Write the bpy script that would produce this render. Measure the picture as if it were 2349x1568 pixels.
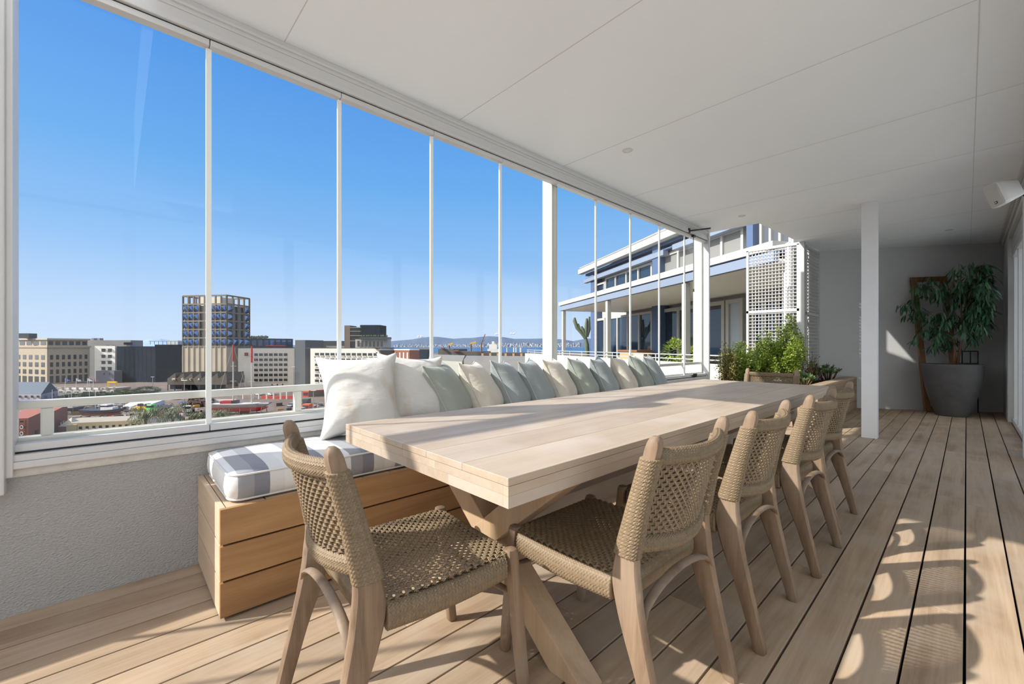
import bpy, bmesh, math, random
import numpy as np
from mathutils import Vector, Matrix
for _o in list(bpy.data.objects):
    bpy.data.objects.remove(_o, do_unlink=True)
SC = bpy.context.scene
COL = SC.collection
R = math.radians
PI = math.pi

# ------------------------------------------------------------------ camera
EYE = 1.08                      # camera height above the deck
FPX = 974.0                     # focal length in pixels of the 2349 px wide frame
TH = R(46.95)                   # angle between the view axis and the length of the room (+y)
cd = bpy.data.cameras.new('camera')
cam = bpy.data.objects.new('camera', cd)
COL.objects.link(cam)
cam.location = (0, 0, EYE)
cam.rotation_euler = (R(90), 0, TH)
cd.sensor_width = 36.0
cd.lens = FPX / 2349.0 * 36.0
cd.shift_y = 10.0 / 2349.0
cd.clip_start = 0.02
cd.clip_end = 90000
SC.camera = cam
# ------------------------------------------------------------------ light
SUNH = Vector((0.468, 0.884, 0)).normalized()     # horizontal travel of the sunlight
SUNT = math.tan(R(35.4))
sund = Vector((SUNH.x, SUNH.y, -SUNT)).normalized()
sl = bpy.data.lights.new('sun', 'SUN')
sl.energy = 6.0
sl.angle = R(0.7)
sl.color = (1.0, 0.95, 0.87)
sun = bpy.data.objects.new('sun', sl)
COL.objects.link(sun)
sun.rotation_euler = sund.to_track_quat('-Z', 'Y').to_euler()
sun.location = (-20, -30, 30)
W = bpy.data.worlds.new('sky')
SC.world = W
W.use_nodes = True
nt = W.node_tree
nt.nodes.clear()
N = nt.nodes.new
Lk = nt.links.new
tc = N('ShaderNodeTexCoord')
sep = N('ShaderNodeSeparateXYZ')
Lk(tc.outputs['Generated'], sep.inputs[0])
asn = N('ShaderNodeMath'); asn.operation = 'ARCSINE'
Lk(sep.outputs['Z'], asn.inputs[0])
mr = N('ShaderNodeMapRange'); mr.inputs[1].default_value = 0; mr.inputs[2].default_value = PI / 2
Lk(asn.outputs[0], mr.inputs[0])
rmp = N('ShaderNodeValToRGB')
cr = rmp.color_ramp
cr.elements[0].position = 0.0; cr.elements[0].color = (0.60, 0.73, 0.92, 1)
cr.elements[1].position = 1.0; cr.elements[1].color = (0.03, 0.10, 0.42, 1)
for p, c in ((0.04, (0.52, 0.68, 0.91)), (0.12, (0.28, 0.52, 0.88)), (0.22, (0.135, 0.40, 0.83)),
             (0.36, (0.07, 0.28, 0.76)), (0.50, (0.05, 0.20, 0.66))):
    e = cr.elements.new(p); e.color = c + (1,)
Lk(mr.outputs[0], rmp.inputs[0])
# sky brightened around the sun, out of view, to fill the room
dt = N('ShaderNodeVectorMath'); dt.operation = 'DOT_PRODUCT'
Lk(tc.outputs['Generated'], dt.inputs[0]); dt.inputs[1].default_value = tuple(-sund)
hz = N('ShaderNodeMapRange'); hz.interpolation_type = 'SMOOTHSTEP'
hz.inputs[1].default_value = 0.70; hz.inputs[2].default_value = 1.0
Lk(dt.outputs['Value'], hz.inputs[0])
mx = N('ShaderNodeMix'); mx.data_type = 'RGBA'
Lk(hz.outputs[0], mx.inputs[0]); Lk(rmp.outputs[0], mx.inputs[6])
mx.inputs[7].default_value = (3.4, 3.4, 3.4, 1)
# unseen side of the sky whitened to neutralise the room's shade
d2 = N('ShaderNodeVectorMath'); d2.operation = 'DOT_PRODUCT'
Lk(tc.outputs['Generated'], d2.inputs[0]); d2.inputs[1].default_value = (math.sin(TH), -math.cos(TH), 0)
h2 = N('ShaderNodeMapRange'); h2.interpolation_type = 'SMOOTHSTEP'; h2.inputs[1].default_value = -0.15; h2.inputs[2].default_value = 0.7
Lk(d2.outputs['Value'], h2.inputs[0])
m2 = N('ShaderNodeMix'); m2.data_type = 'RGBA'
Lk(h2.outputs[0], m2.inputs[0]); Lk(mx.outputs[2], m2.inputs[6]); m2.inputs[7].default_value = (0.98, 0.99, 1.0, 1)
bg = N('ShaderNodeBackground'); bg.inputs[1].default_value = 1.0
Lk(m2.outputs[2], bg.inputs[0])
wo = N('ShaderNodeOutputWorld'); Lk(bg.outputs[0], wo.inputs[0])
vs = SC.view_settings
vs.view_transform = 'Standard'; vs.look = 'None'; vs.exposure = 0.1; vs.gamma = 1.0
vs.use_curve_mapping = False
SC.cycles.max_bounces = 10
SC.cycles.diffuse_bounces = 6
SC.cycles.transparent_max_bounces = 40
SC.cycles.caustics_reflective = False
SC.cycles.caustics_refractive = False
SC.cycles.sample_clamp_indirect = 6.0

# ------------------------------------------------------------------ geometry helpers
FW = Vector((-math.sin(TH), math.cos(TH), 0))
RT = Vector((math.cos(TH), math.sin(TH), 0))

def at(px, d):
    """plan point that lies at depth d along the view axis on the bearing of px"""
    p = FW * d + RT * ((px - 1174.5) * d / FPX)
    return Vector((p.x, p.y, 0))

def zat(py, d):
    return EYE + (794.0 - py) * d / FPX

class MB:
    def __init__(s):
        s.v = []; s.f = []; s.m = []; s.cur = 0
    def add(s, vs, fs):
        b = len(s.v)
        s.v.extend([tuple(p) for p in vs])
        for f in fs:
            s.f.append([b + i for i in f]); s.m.append(s.cur)
        return s
    def box(s, x0, x1, y0, y1, z0, z1, M=None):
        p = [(x0, y0, z0), (x1, y0, z0), (x1, y1, z0), (x0, y1, z0), (x0, y0, z1), (x1, y0, z1), (x1, y1, z1), (x0, y1, z1)]
        if M is not None: p = [tuple(M @ Vector(q)) for q in p]
        return s.add(p, [(0, 3, 2, 1), (4, 5, 6, 7), (0, 1, 5, 4), (1, 2, 6, 5), (2, 3, 7, 6), (3, 0, 4, 7)])
    def prism(s, poly, z0, z1):
        """vertical prism over a plan polygon (counterclockwise)"""
        a = sum(poly[i][0] * poly[(i + 1) % len(poly)][1] - poly[(i + 1) % len(poly)][0] * poly[i][1] for i in range(len(poly)))
        if a < 0: poly = list(reversed(poly))
        n = len(poly)
        vs = [(p[0], p[1], z0) for p in poly] + [(p[0], p[1], z1) for p in poly]
        fs = [list(range(n - 1, -1, -1)), list(range(n, 2 * n))] + [(i, (i + 1) % n, n + (i + 1) % n, n + i) for i in range(n)]
        return s.add(vs, fs)
    def bar(s, a, b, w, h, up=(0, 0, 1)):
        """rectangular bar from a to b; w across, h along up"""
        a = Vector(a); b = Vector(b); t = (b - a).normalized(); u = Vector(up)
        x = t.cross(u)
        if x.length < 1e-5: x = t.cross(Vector((1, 0, 0)))
        x.normalize(); y = x.cross(t).normalized()
        x *= w / 2; y *= h / 2
        vs = [a - x - y, a + x - y, a + x + y, a - x + y, b - x - y, b + x - y, b + x + y, b - x + y]
        return s.add(vs, [(3, 2, 1, 0), (4, 5, 6, 7), (0, 1, 5, 4), (1, 2, 6, 5), (2, 3, 7, 6), (3, 0, 4, 7)])
    def tube(s, pts, r, n=8, caps=True):
        pts = [Vector(p) for p in pts]
        rr = r if hasattr(r, '__len__') else [r] * len(pts)
        t0 = (pts[1] - pts[0]).normalized()
        x = t0.orthogonal().normalized()
        rings = []
        for i, p in enumerate(pts):
            t = (pts[min(i + 1, len(pts) - 1)] - pts[max(i - 1, 0)]).normalized()
            x = (x - t * x.dot(t)).normalized(); y = t.cross(x)
            rings.append([p + (x * math.cos(2 * PI * k / n) + y * math.sin(2 * PI * k / n)) * rr[i] for k in range(n)])
        vs = [q for g in rings for q in g]
        fs = []
        for i in range(len(pts) - 1):
            for k in range(n):
                k2 = (k + 1) % n
                fs.append((i * n + k, i * n + k2, (i + 1) * n + k2, (i + 1) * n + k))
        if caps:
            fs.append(list(range(n - 1, -1, -1))); fs.append([(len(pts) - 1) * n + k for k in range(n)])
        return s.add(vs, fs)
    def loft(s, rings, caps=True, closed=True):
        n = len(rings[0]); vs = [q for g in rings for q in g]; fs = []
        for i in range(len(rings) - 1):
            for k in range(n if closed else n - 1):
                k2 = (k + 1) % n
                fs.append((i * n + k, i * n + k2, (i + 1) * n + k2, (i + 1) * n + k))
        if caps:
            fs.append(list(range(n - 1, -1, -1))); fs.append([(len(rings) - 1) * n + k for k in range(n)])
        return s.add(vs, fs)
    def lathe(s, prof, c=(0, 0, 0), n=32):
        rings = [[(c[0] + r * math.cos(2 * PI * k / n), c[1] + r * math.sin(2 * PI * k / n), c[2] + z) for k in range(n)] for r, z in prof]
        return s.loft(rings, caps=False)
    def build(s, name, mat, parent=None, smooth=False, bevel=0, seg=2, kind=None, label=None, angle=40, local=False):
        me = bpy.data.meshes.new(name)
        V = s.v
        if parent is not None and not local:
            L = ORG.get(parent.name, Vector((0, 0, 0)))
            V = [(p[0] - L.x, p[1] - L.y, p[2] - L.z) for p in V]
        me.from_pydata(V, [], s.f)
        mats = mat if isinstance(mat, (list, tuple)) else [mat]
        for m in mats: me.materials.append(m)
        if len(mats) > 1: me.polygons.foreach_set('material_index', s.m)
        me.update()
        o = bpy.data.objects.new(name, me); COL.objects.link(o)
        if bevel:
            bm = bmesh.new(); bm.from_mesh(me)
            bmesh.ops.remove_doubles(bm, verts=bm.verts, dist=1e-6)
            bm.normal_update()
            ed = [e for e in bm.edges if len(e.link_faces) == 2 and e.calc_face_angle(0) > R(35)]
            bmesh.ops.bevel(bm, geom=ed, offset=bevel, segments=seg, affect='EDGES', profile=0.6, clamp_overlap=True)
            bm.to_mesh(me); bm.free(); me.update()
        if smooth:
            me.polygons.foreach_set('use_smooth', [True] * len(me.polygons))
            if smooth == 'auto':
                try: me.set_sharp_from_angle(angle=R(angle))
                except Exception: pass
        if parent is not None:
            o.parent = parent
            ORG[o.name] = ORG.get(parent.name, Vector((0, 0, 0)))
        else:
            ORG[o.name] = Vector((0, 0, 0))
        if kind: o['kind'] = kind
        if label: o['label'] = label
        return o

ORG = {}

def rmat(ax, ang): return Matrix.Rotation(ang, 4, ax)

def thing(name, label, cat, loc=(0, 0, 0), rz=0, group=None, kind=None):
    o = bpy.data.objects.new(name, None); COL.objects.link(o)
    o.empty_display_size = 0.2
    o.location = loc; o.rotation_euler = (0, 0, rz)
    ORG[o.name] = Vector(loc)
    return tag(o, label, cat, group, kind)

def tag(o, label, cat, group=None, kind=None):
    o['label'] = label; o['category'] = cat
    if group: o['group'] = group
    if kind: o['kind'] = kind
    return o

def dup(root, loc, rz, label, group=None, scale=None):
    r = root.copy(); COL.objects.link(r); r.location = loc; r.rotation_euler = (0, 0, rz); r['label'] = label
    if scale: r.scale = scale
    if group: r['group'] = group
    def rec(a, b):
        for ch in a.children:
            c = ch.copy(); COL.objects.link(c); c.parent = b
            rec(ch, c)
    rec(root, r)
    return r

# ------------------------------------------------------------------ materials
def mat(name, col, rough=0.6, metal=0.0, spec=0.5, var=0.0, vscale=5.0, bump=0.0, bscale=40.0, bdist=0.01, island=0.0, trans=0, stretch=None, coat=0):
    m = bpy.data.materials.new(name); m.use_nodes = True
    t = m.node_tree; b = t.nodes['Principled BSDF']
    b.inputs['Base Color'].default_value = (*col, 1)
    b.inputs['Roughness'].default_value = rough
    b.inputs['Metallic'].default_value = metal
    b.inputs['Specular IOR Level'].default_value = spec
    if coat: b.inputs['Coat Weight'].default_value = coat
    if var or bump or island:
        co = t.nodes.new('ShaderNodeTexCoord')
        vec = co.outputs['Object']
        if stretch:
            mp = t.nodes.new('ShaderNodeMapping'); mp.inputs['Scale'].default_value = stretch
            t.links.new(vec, mp.inputs[0]); vec = mp.outputs[0]
    last = None
    if var:
        n = t.nodes.new('ShaderNodeTexNoise'); n.inputs['Scale'].default_value = vscale; n.inputs['Detail'].default_value = 6
        n.inputs['Roughness'].default_value = 0.62
        t.links.new(vec, n.inputs['Vector'])
        r = t.nodes.new('ShaderNodeMapRange'); r.inputs[1].default_value = 0.25; r.inputs[2].default_value = 0.75
        r.inputs[3].default_value = 1 - var; r.inputs[4].default_value = 1 + var * 0.7
        t.links.new(n.outputs['Fac'], r.inputs[0]); last = r.outputs[0]
    if island:
        g = t.nodes.new('ShaderNodeNewGeometry')
        r = t.nodes.new('ShaderNodeMapRange'); r.inputs[3].default_value = 1 - island; r.inputs[4].default_value = 1 + island
        t.links.new(g.outputs['Random Per Island'], r.inputs[0])
        if last is not None:
            q = t.nodes.new('ShaderNodeMath'); q.operation = 'MULTIPLY'
            t.links.new(last, q.inputs[0]); t.links.new(r.outputs[0], q.inputs[1]); last = q.outputs[0]
        else: last = r.outputs[0]
    if last is not None:
        x = t.nodes.new('ShaderNodeVectorMath'); x.operation = 'SCALE'; x.inputs[0].default_value = col
        t.links.new(last, x.inputs['Scale']); t.links.new(x.outputs[0], b.inputs['Base Color'])
    if bump:
        n = t.nodes.new('ShaderNodeTexNoise'); n.inputs['Scale'].default_value = bscale; n.inputs['Detail'].default_value = 4
        t.links.new(vec, n.inputs['Vector'])
        q = t.nodes.new('ShaderNodeBump'); q.inputs['Strength'].default_value = bump; q.inputs['Distance'].default_value = bdist
        t.links.new(n.outputs['Fac'], q.inputs['Height']); t.links.new(q.outputs[0], b.inputs['Normal'])
    return m

def wood(name, c1, c2, axis='Y', scale=1.0, rough=0.6, bump=0.25, island=0.12, wash=None, knots=0.0, warp=0.9, satv=None):
    """streaky grain running along axis; c1 light, c2 dark"""
    m = bpy.data.materials.new(name); m.use_nodes = True
    t = m.node_tree; b = t.nodes['Principled BSDF']; b.inputs['Roughness'].default_value = rough
    b.inputs['Specular IOR Level'].default_value = 0.35
    nn = t.nodes.new; ln = t.links.new
    co = nn('ShaderNodeTexCoord'); g = nn('ShaderNodeNewGeometry')
    # offset per island so neighbouring boards differ
    rs = nn('ShaderNodeMath'); rs.operation = 'MULTIPLY'; rs.inputs[1].default_value = 37.0
    ln(g.outputs['Random Per Island'], rs.inputs[0])
    ad = nn('ShaderNodeVectorMath'); ad.operation = 'ADD'
    ln(co.outputs['Object'], ad.inputs[0]); ln(rs.outputs[0], ad.inputs[1])
    lo, hi = 1.1 * scale, 13.0 * scale
    sc = {'X': (lo, hi, hi), 'Y': (hi, lo, hi), 'Z': (hi, hi, lo)}[axis]
    mp = nn('ShaderNodeMapping'); mp.inputs['Scale'].default_value = sc; ln(ad.outputs[0], mp.inputs[0])
    n1 = nn('ShaderNodeTexNoise'); n1.inputs['Scale'].default_value = 1.0; n1.inputs['Detail'].default_value = 5; n1.inputs['Distortion'].default_value = warp
    ln(mp.outputs[0], n1.inputs['Vector'])
    mp2 = nn('ShaderNodeMapping'); mp2.inputs['Scale'].default_value = tuple(s * (9 if s == hi else 3.0) for s in sc); ln(ad.outputs[0], mp2.inputs[0])
    n2 = nn('ShaderNodeTexNoise'); n2.inputs['Scale'].default_value = 1.0; n2.inputs['Detail'].default_value = 4; n2.inputs['Roughness'].default_value = 0.7
    ln(mp2.outputs[0], n2.inputs['Vector'])
    mp3 = nn('ShaderNodeMapping'); mp3.inputs['Scale'].default_value = (1.7, 1.7, 1.7); ln(ad.outputs[0], mp3.inputs[0])
    n3 = nn('ShaderNodeTexNoise'); n3.inputs['Scale'].default_value = 1.0; n3.inputs['Detail'].default_value = 3
    ln(mp3.outputs[0], n3.inputs['Vector'])
    a1 = nn('ShaderNodeMath'); a1.operation = 'MULTIPLY_ADD'; a1.inputs[1].default_value = 0.55; ln(n1.outputs['Fac'], a1.inputs[0])
    a2 = nn('ShaderNodeMath'); a2.operation = 'MULTIPLY'; a2.inputs[1].default_value = 0.30; ln(n2.outputs['Fac'], a2.inputs[0]); ln(a2.outputs[0], a1.inputs[2])
    a3 = nn('ShaderNodeMath'); a3.operation = 'MULTIPLY_ADD'; a3.inputs[1].default_value = 0.25; ln(n3.outputs['Fac'], a3.inputs[0]); ln(a1.outputs[0], a3.inputs[2])
    mr = nn('ShaderNodeMapRange'); mr.inputs[1].default_value = 0.38; mr.inputs[2].default_value = 0.72; ln(a3.outputs[0], mr.inputs[0])
    mx = nn('ShaderNodeMix'); mx.data_type = 'RGBA'; ln(mr.outputs[0], mx.inputs[0])
    mx.inputs[6].default_value = (*c2, 1); mx.inputs[7].default_value = (*c1, 1)
    out = mx.outputs[2]
    if wash:   # grey weathering patches
        n4 = nn('ShaderNodeTexNoise'); n4.inputs['Scale'].default_value = 3.1; n4.inputs['Detail'].default_value = 5; ln(ad.outputs[0], n4.inputs['Vector'])
        r4 = nn('ShaderNodeMapRange'); r4.inputs[1].default_value = 0.45; r4.inputs[2].default_value = 0.7; r4.inputs[4].default_value = 0.75; ln(n4.outputs['Fac'], r4.inputs[0])
        m4 = nn('ShaderNodeMix'); m4.data_type = 'RGBA'; ln(r4.outputs[0], m4.inputs[0]); ln(out, m4.inputs[6]); m4.inputs[7].default_value = (*wash, 1)
        out = m4.outputs[2]
    ri = nn('ShaderNodeMapRange'); ri.inputs[3].default_value = 1 - island; ri.inputs[4].default_value = 1 + island
    ln(g.outputs['Random Per Island'], ri.inputs[0])
    sx = nn('ShaderNodeVectorMath'); sx.operation = 'SCALE'; ln(out, sx.inputs[0]); ln(ri.outputs[0], sx.inputs['Scale'])
    ln(sx.outputs[0], b.inputs['Base Color'])
    bp = nn('ShaderNodeBump'); bp.inputs['Strength'].default_value = bump; bp.inputs['Distance'].default_value = 0.003
    ln(a3.outputs[0], bp.inputs['Height']); ln(bp.outputs[0], b.inputs['Normal'])
    return m

def glass(name, tint=(1, 1, 1), refl=1.0, dark=0.0):
    """thin architectural pane: see-through with fresnel mirror reflection"""
    m = bpy.data.materials.new(name); m.use_nodes = True
    t = m.node_tree; t.nodes.clear(); nn = t.nodes.new; ln = t.links.new
    tr = nn('ShaderNodeBsdfTransparent'); tr.inputs[0].default_value = (*tint, 1)
    gl = nn('ShaderNodeBsdfGlossy'); gl.inputs['Roughness'].default_value = 0.0; gl.inputs[0].default_value = (1, 1, 1, 1)
    lw = nn('ShaderNodeLayerWeight'); lw.inputs[0].default_value = 0.5
    pw = nn('ShaderNodeMath'); pw.operation = 'POWER'; pw.inputs[1].default_value = 5.0; ln(lw.outputs['Facing'], pw.inputs[0])
    k = nn('ShaderNodeMath'); k.operation = 'MULTIPLY_ADD'; k.inputs[1].default_value = 0.45 * refl; k.inputs[2].default_value = 0.022 * refl; ln(pw.outputs[0], k.inputs[0])
    mx = nn('ShaderNodeMixShader'); ln(k.outputs[0], mx.inputs[0]); ln(tr.outputs[0], mx.inputs[1]); ln(gl.outputs[0], mx.inputs[2])
    o = nn('ShaderNodeOutputMaterial'); ln(mx.outputs[0], o.inputs[0])
    return m

def darkglass(name, col=(0.02, 0.03, 0.05), rough=0.06):
    return mat(name, col, rough, 0.0, 0.9)

M = {}
M['deck'] = wood('deck_wood', (0.54, 0.405, 0.28), (0.29, 0.20, 0.125), 'Y', 0.8, 0.62, 0.3, 0.11, wash=(0.46, 0.375, 0.29))
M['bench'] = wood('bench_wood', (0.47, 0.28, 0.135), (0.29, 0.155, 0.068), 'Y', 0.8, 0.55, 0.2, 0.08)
M['bench_lit'] = wood('bench_sunlit_wood', (0.70, 0.55, 0.40), (0.54, 0.40, 0.28), 'X', 0.8, 0.6, 0.2, 0.08)  # bench wood again, made paler to hold the sunlight on the end
M['oak'] = wood('pale_oak', (0.54, 0.44, 0.34), (0.37, 0.285, 0.21), 'Y', 0.6, 0.45, 0.12, 0.04, wash=(0.52, 0.45, 0.385))
M['oak_leg'] = wood('pale_oak_leg', (0.58, 0.42, 0.28), (0.43, 0.29, 0.18), 'Z', 0.7, 0.5, 0.15, 0.06)
M['teak'] = wood('weathered_teak', (0.30, 0.205, 0.135), (0.135, 0.09, 0.058), 'Z', 2.6, 0.6, 0.3, 0.08, wash=(0.32, 0.255, 0.195), warp=0.5)
M['rope'] = mat('rope_cord', (0.235, 0.172, 0.105), 0.55, var=0.22, vscale=60, spec=0.45)
M['plaster'] = mat('white_plaster', (0.42, 0.425, 0.43), 0.75, var=0.03, vscale=2.0, bump=0.7, bscale=95, bdist=0.014, stretch=(1, 1, 1.6))
M['plasterg'] = mat('grey_plaster', (0.56, 0.565, 0.57), 0.85, var=0.05, vscale=1.5, bump=0.5, bscale=90, bdist=0.008)
M['ceil'] = mat('ceiling_paint', (0.87, 0.91, 0.945), 0.8, var=0.02, vscale=1.2, bump=0.04, bscale=60)
M['frame'] = mat('white_frame_paint', (0.62, 0.625, 0.63), 0.4, var=0.03, vscale=6)
M['frame2'] = mat('cream_frame_paint', (0.66, 0.65, 0.60), 0.45, var=0.03, vscale=6)
M['black'] = mat('black_metal', (0.012, 0.012, 0.013), 0.45)
M['dark'] = mat('dark_void', (0.015, 0.013, 0.012), 0.9)
M['glass'] = glass('clear_glass', (0.99, 0.997, 0.995), 0.8)
M['edge'] = mat('glass_edge_seal', (0.86, 0.88, 0.87), 0.35)

# ================================================================== ROOM SHELL
XW = -2.61          # inner face of the parapet wall under the windows
ZC = 2.78           # ceiling
def wall_y(x):      # slanting back wall
    return 9.696 + (x + 1.008) * 0.6486

BRD = 0.1466
GAP = 0.0075
b = MB(); rnd = random.Random(3)
k = -18
while True:
    x0 = -0.005 + k * BRD + GAP / 2; x1 = x0 + BRD - GAP
    if x0 > 0.9: break
    xa = max(x0, XW - 0.0)
    if x1 > XW + 0.01:
        y = -3.2 - rnd.random() * 1.5
        while y < 11.5:
            L = rnd.choice((1.9, 2.4, 3.0, 3.6))
            y1 = y + L
            ye = min(y1 - 0.0015, wall_y(max(xa, -1.3)) + 0.15)
            if ye > y: b.box(xa, x1, y, ye, -0.028, 0.0)
            y = y1
    k += 1
fl = b.build('floor', M['deck'], bevel=0.0018, seg=2, kind='structure')
MB().box(-2.75, 1.0, -4.6, 12, -0.16, -0.10).build('floor_base', M['dark'], fl)

# wall under the windows
b = MB(); b.box(-2.80, XW, -4.5, 6.42, -0.3, 0.585)
b.build('wall_left', M['plaster'], kind='structure', bevel=0.008)
# rough worn sill lip just under the track
b = MB(); b.box(-2.80, XW + 0.012, -4.5, 6.42, 0.553, 0.59)
b.build('trim_1', mat('worn_sill', (0.62, 0.60, 0.57), 0.8, var=0.25, vscale=9, bump=0.5, bscale=30), kind='structure', bevel=0.01)

# back wall
L = (-2.2, wall_y(-2.2)); Rr = (0.60, wall_y(0.60)); nb = Vector((-0.5442, 0.839, 0))
b = MB(); b.prism([L, Rr, (Rr[0] + nb.x * .25, Rr[1] + nb.y * .25), (L[0] + nb.x * .25, L[1] + nb.y * .25)], -0.3, ZC + 0.2)
b.build('wall_back', M['plasterg'], kind='structure')
# ceiling (one slab, notched beyond the window end)
C0 = 0.15
b = MB()
yc2 = wall_y(-1.8) + 0.2
b.prism([(-2.70, C0), (0.9, C0), (0.9, 11.5), (-1.15, 9.85), (-1.80, yc2), (-1.86, 8.2), (-1.96, 6.5), (-2.70, 6.5)], ZC, ZC + 0.82)
ce = b.build('ceiling', M['ceil'], kind='structure')
sm = mat('seam_filler', (0.62, 0.62, 0.61), 0.9)
b = MB()
for i in range(9):
    y = 0.69 + 1.2 * i
    if y < 6.5: xa = -2.6
    else: xa = -1.85
    b.box(xa, 0.39, y - 0.0022, y + 0.0022, ZC - 0.0012, ZC + 0.001)
b.box(0.043, 0.047, C0, 10.4, ZC - 0.0015, ZC + 0.001)
b.build('seam', sm, ce)
# plaster cover strip above the window head
b = MB(); b.box(-2.70, XW + 0.010, -2.0, 6.42, 2.715, ZC); b.box(-2.70, XW + 0.022, -2.0, 6.42, 2.735, 2.752)
b.build('trim_2', M['frame'], kind='structure', bevel=0.005)

# right-hand wall and sliding door
b = MB(); b.prism([(0.405, 9.35), (0.412, 10.75), (0.62, 10.75), (0.62, 9.35)], -0.2, ZC)
b.box(0.47, 0.66, -1.2, 6.40, 2.46, 2.61)
b.build('wall_right', M['plasterg'], kind='structure')
b = MB(); b.box(0.44, 0.62, 6.48, 9.34, 2.425, 2.615); b.box(0.405, 0.60, 1.0, 9.34, 2.62, ZC - .003)
b.build('trim_3', M['frame'], kind='structure', bevel=0.006)
b = MB(); b.box(0.385, 0.404, 1.5, 10.50, 2.70, ZC - 0.003); b.box(0.355, 0.384, 1.5, 10.45, 2.755, ZC - 0.003)
b.build('trim_4', M['frame'], kind='structure', bevel=0.004)
dr = thing('door_1', 'white framed sliding glass door along the right wall beside the potted tree', 'door', (0.5, 7.9, 0), kind='structure')
fr = MB()
for y in (6.47, 7.10, 7.85, 8.55, 9.28): fr.box(0.455, 0.525, y - .035, y + .035, 0.02, 2.42)
fr.box(0.44, 0.53, 6.45, 9.32, 0.0, 0.06); fr.box(0.44, 0.53, 6.45, 9.32, 2.34, 2.42)
fr.build('frame', M['frame'], dr, bevel=0.006)
MB().box(0.488, 0.496, 6.5, 9.26, 0.06, 2.34).build('glass_panel', glass('door_glass', (0.9, 0.93, 0.93), 1.0), dr)
MB().box(0.372, 0.44, 6.38, 6.47, 0.0, 2.62).build('jamb', M['frame'], dr, bevel=0.005)
d2 = thing('door_2', 'white framed glass doors along the near part of the right wall', 'door', (0.56, 2.6, 0), kind='structure')
fr = MB()
for y in (-1.2, 0.1, 1.6, 3.1, 4.7, 6.3): fr.box(0.52, 0.60, y - .05, y + .05, 0.02, 2.46)
fr.box(0.52, 0.60, -1.2, 6.38, 0.0, 0.08); fr.build('frame', M['frame'], d2, bevel=0.006)
MB().box(0.56, 0.566, -1.2, 6.35, 0.08, 2.46).build('glass_panel', glass('door_glass_near', (0.9, 0.93, 0.93), 1.0), d2)
# unseen pale wall and floor added to bounce sunlight through the glass doors
b = MB(); b.box(5.4, 5.6, -5, 14, -0.2, 3.4); b.build('wall_bounce', mat('bounce_white', (0.80, 0.80, 0.79), 0.8), kind='structure')
b = MB(); b.box(0.62, 5.4, -5, 14, -0.25, -0.03); b.build('floor_bounce', mat('bounce_pale', (0.72, 0.71, 0.69), 0.8), kind='structure')

# ------------------------------------------------------------------ glazing along the parapet
def glazing(name, ys, y0, y1, label, strips=True):
    w = thing(name, label, 'window', (XW, (y0 + y1) / 2, 0.6), kind='structure')
    # bottom track, stepped
    b = MB(); b.box(-2.715, XW + 0.028, y0, y1, 0.590, 0.618); b.box(-2.715, XW + 0.020, y0, y1, 0.618, 0.645)
    b.build('sill_track', M['frame'], w, bevel=0.004)
    b = MB(); b.box(-2.70, XW - 0.012, y0, y1, 0.640, 0.652); b.box(-2.70, XW - 0.012, y0, y1, 2.634, 2.642)
    b.build('track_slot', M['black'], w)
    b = MB(); b.box(-2.715, XW + 0.012, y0, y1, 2.640, 2.668); b.box(-2.715, XW + 0.004, y0, y1, 2.668, 2.716)
    b.build('head_track', M['frame'], w, bevel=0.004)
    for i in range(len(ys) - 1):
        a, c = ys[i] + 0.0015, ys[i + 1] - 0.0015
        g = MB().box(XW - 0.045, XW - 0.035, a, c, 0.676, 2.610).build('glass_panel', M['glass'], w)
        b = MB(); b.box(XW - 0.058, XW - 0.006, a, c, 0.653, 0.684); b.box(XW - 0.058, XW - 0.006, a, c, 2.604, 2.633)
        b.build('panel_rail', M['frame'], g, bevel=0.003)
        if strips and i > 0:
            MB().box(XW - 0.047, XW - 0.033, ys[i] - 0.013, ys[i] + 0.011, 0.686, 2.602).build('edge_seal', M['edge'], g, bevel=0.002)
    return w
glazing('window_1', [-0.31, 0.35, 1.013, 1.677, 2.342, 3.03], -0.31, 3.03, 'run of five frameless folding glass panes in the left wall')
WIN2 = glazing('window_2', [3.03, 3.677, 4.345, 5.02, 5.72, 6.36], 3.03, 6.36, 'run of five narrow frameless glass panes beyond the white post')
glazing('window_3', [-4.3, -3.62, -2.96, -2.30, -1.64, -0.975, -0.53], -4.3, -0.53, 'glass panes behind the camera end of the left wall')
# broad frame post at the near end
b = MB(); b.box(-2.74, XW + 0.055, -0.53, -0.316, 0.50, ZC + 0.1); b.box(-2.72, XW + 0.035, -0.318, -0.296, 0.56, 2.72)
b.build('trim_5', M['frame'], kind='structure', bevel=0.006)
# posts outside the glass
b = MB(); b.box(-2.815, -2.693, 3.035, 3.115, 0.3, ZC); b.build('trim_6', M['frame2'], kind='structure', bevel=0.004)
b = MB(); b.box(-2.83, -2.70, 6.40, 6.53, -0.3, ZC); b.build('trim_7', M['frame2'], kind='structure', bevel=0.004)
b = MB(); b.box(-2.66, XW + 0.03, 6.365, 6.405, 0.56, ZC - 0.02); b.build('trim_8', M['frame'], kind='structure', bevel=0.004)
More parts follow.
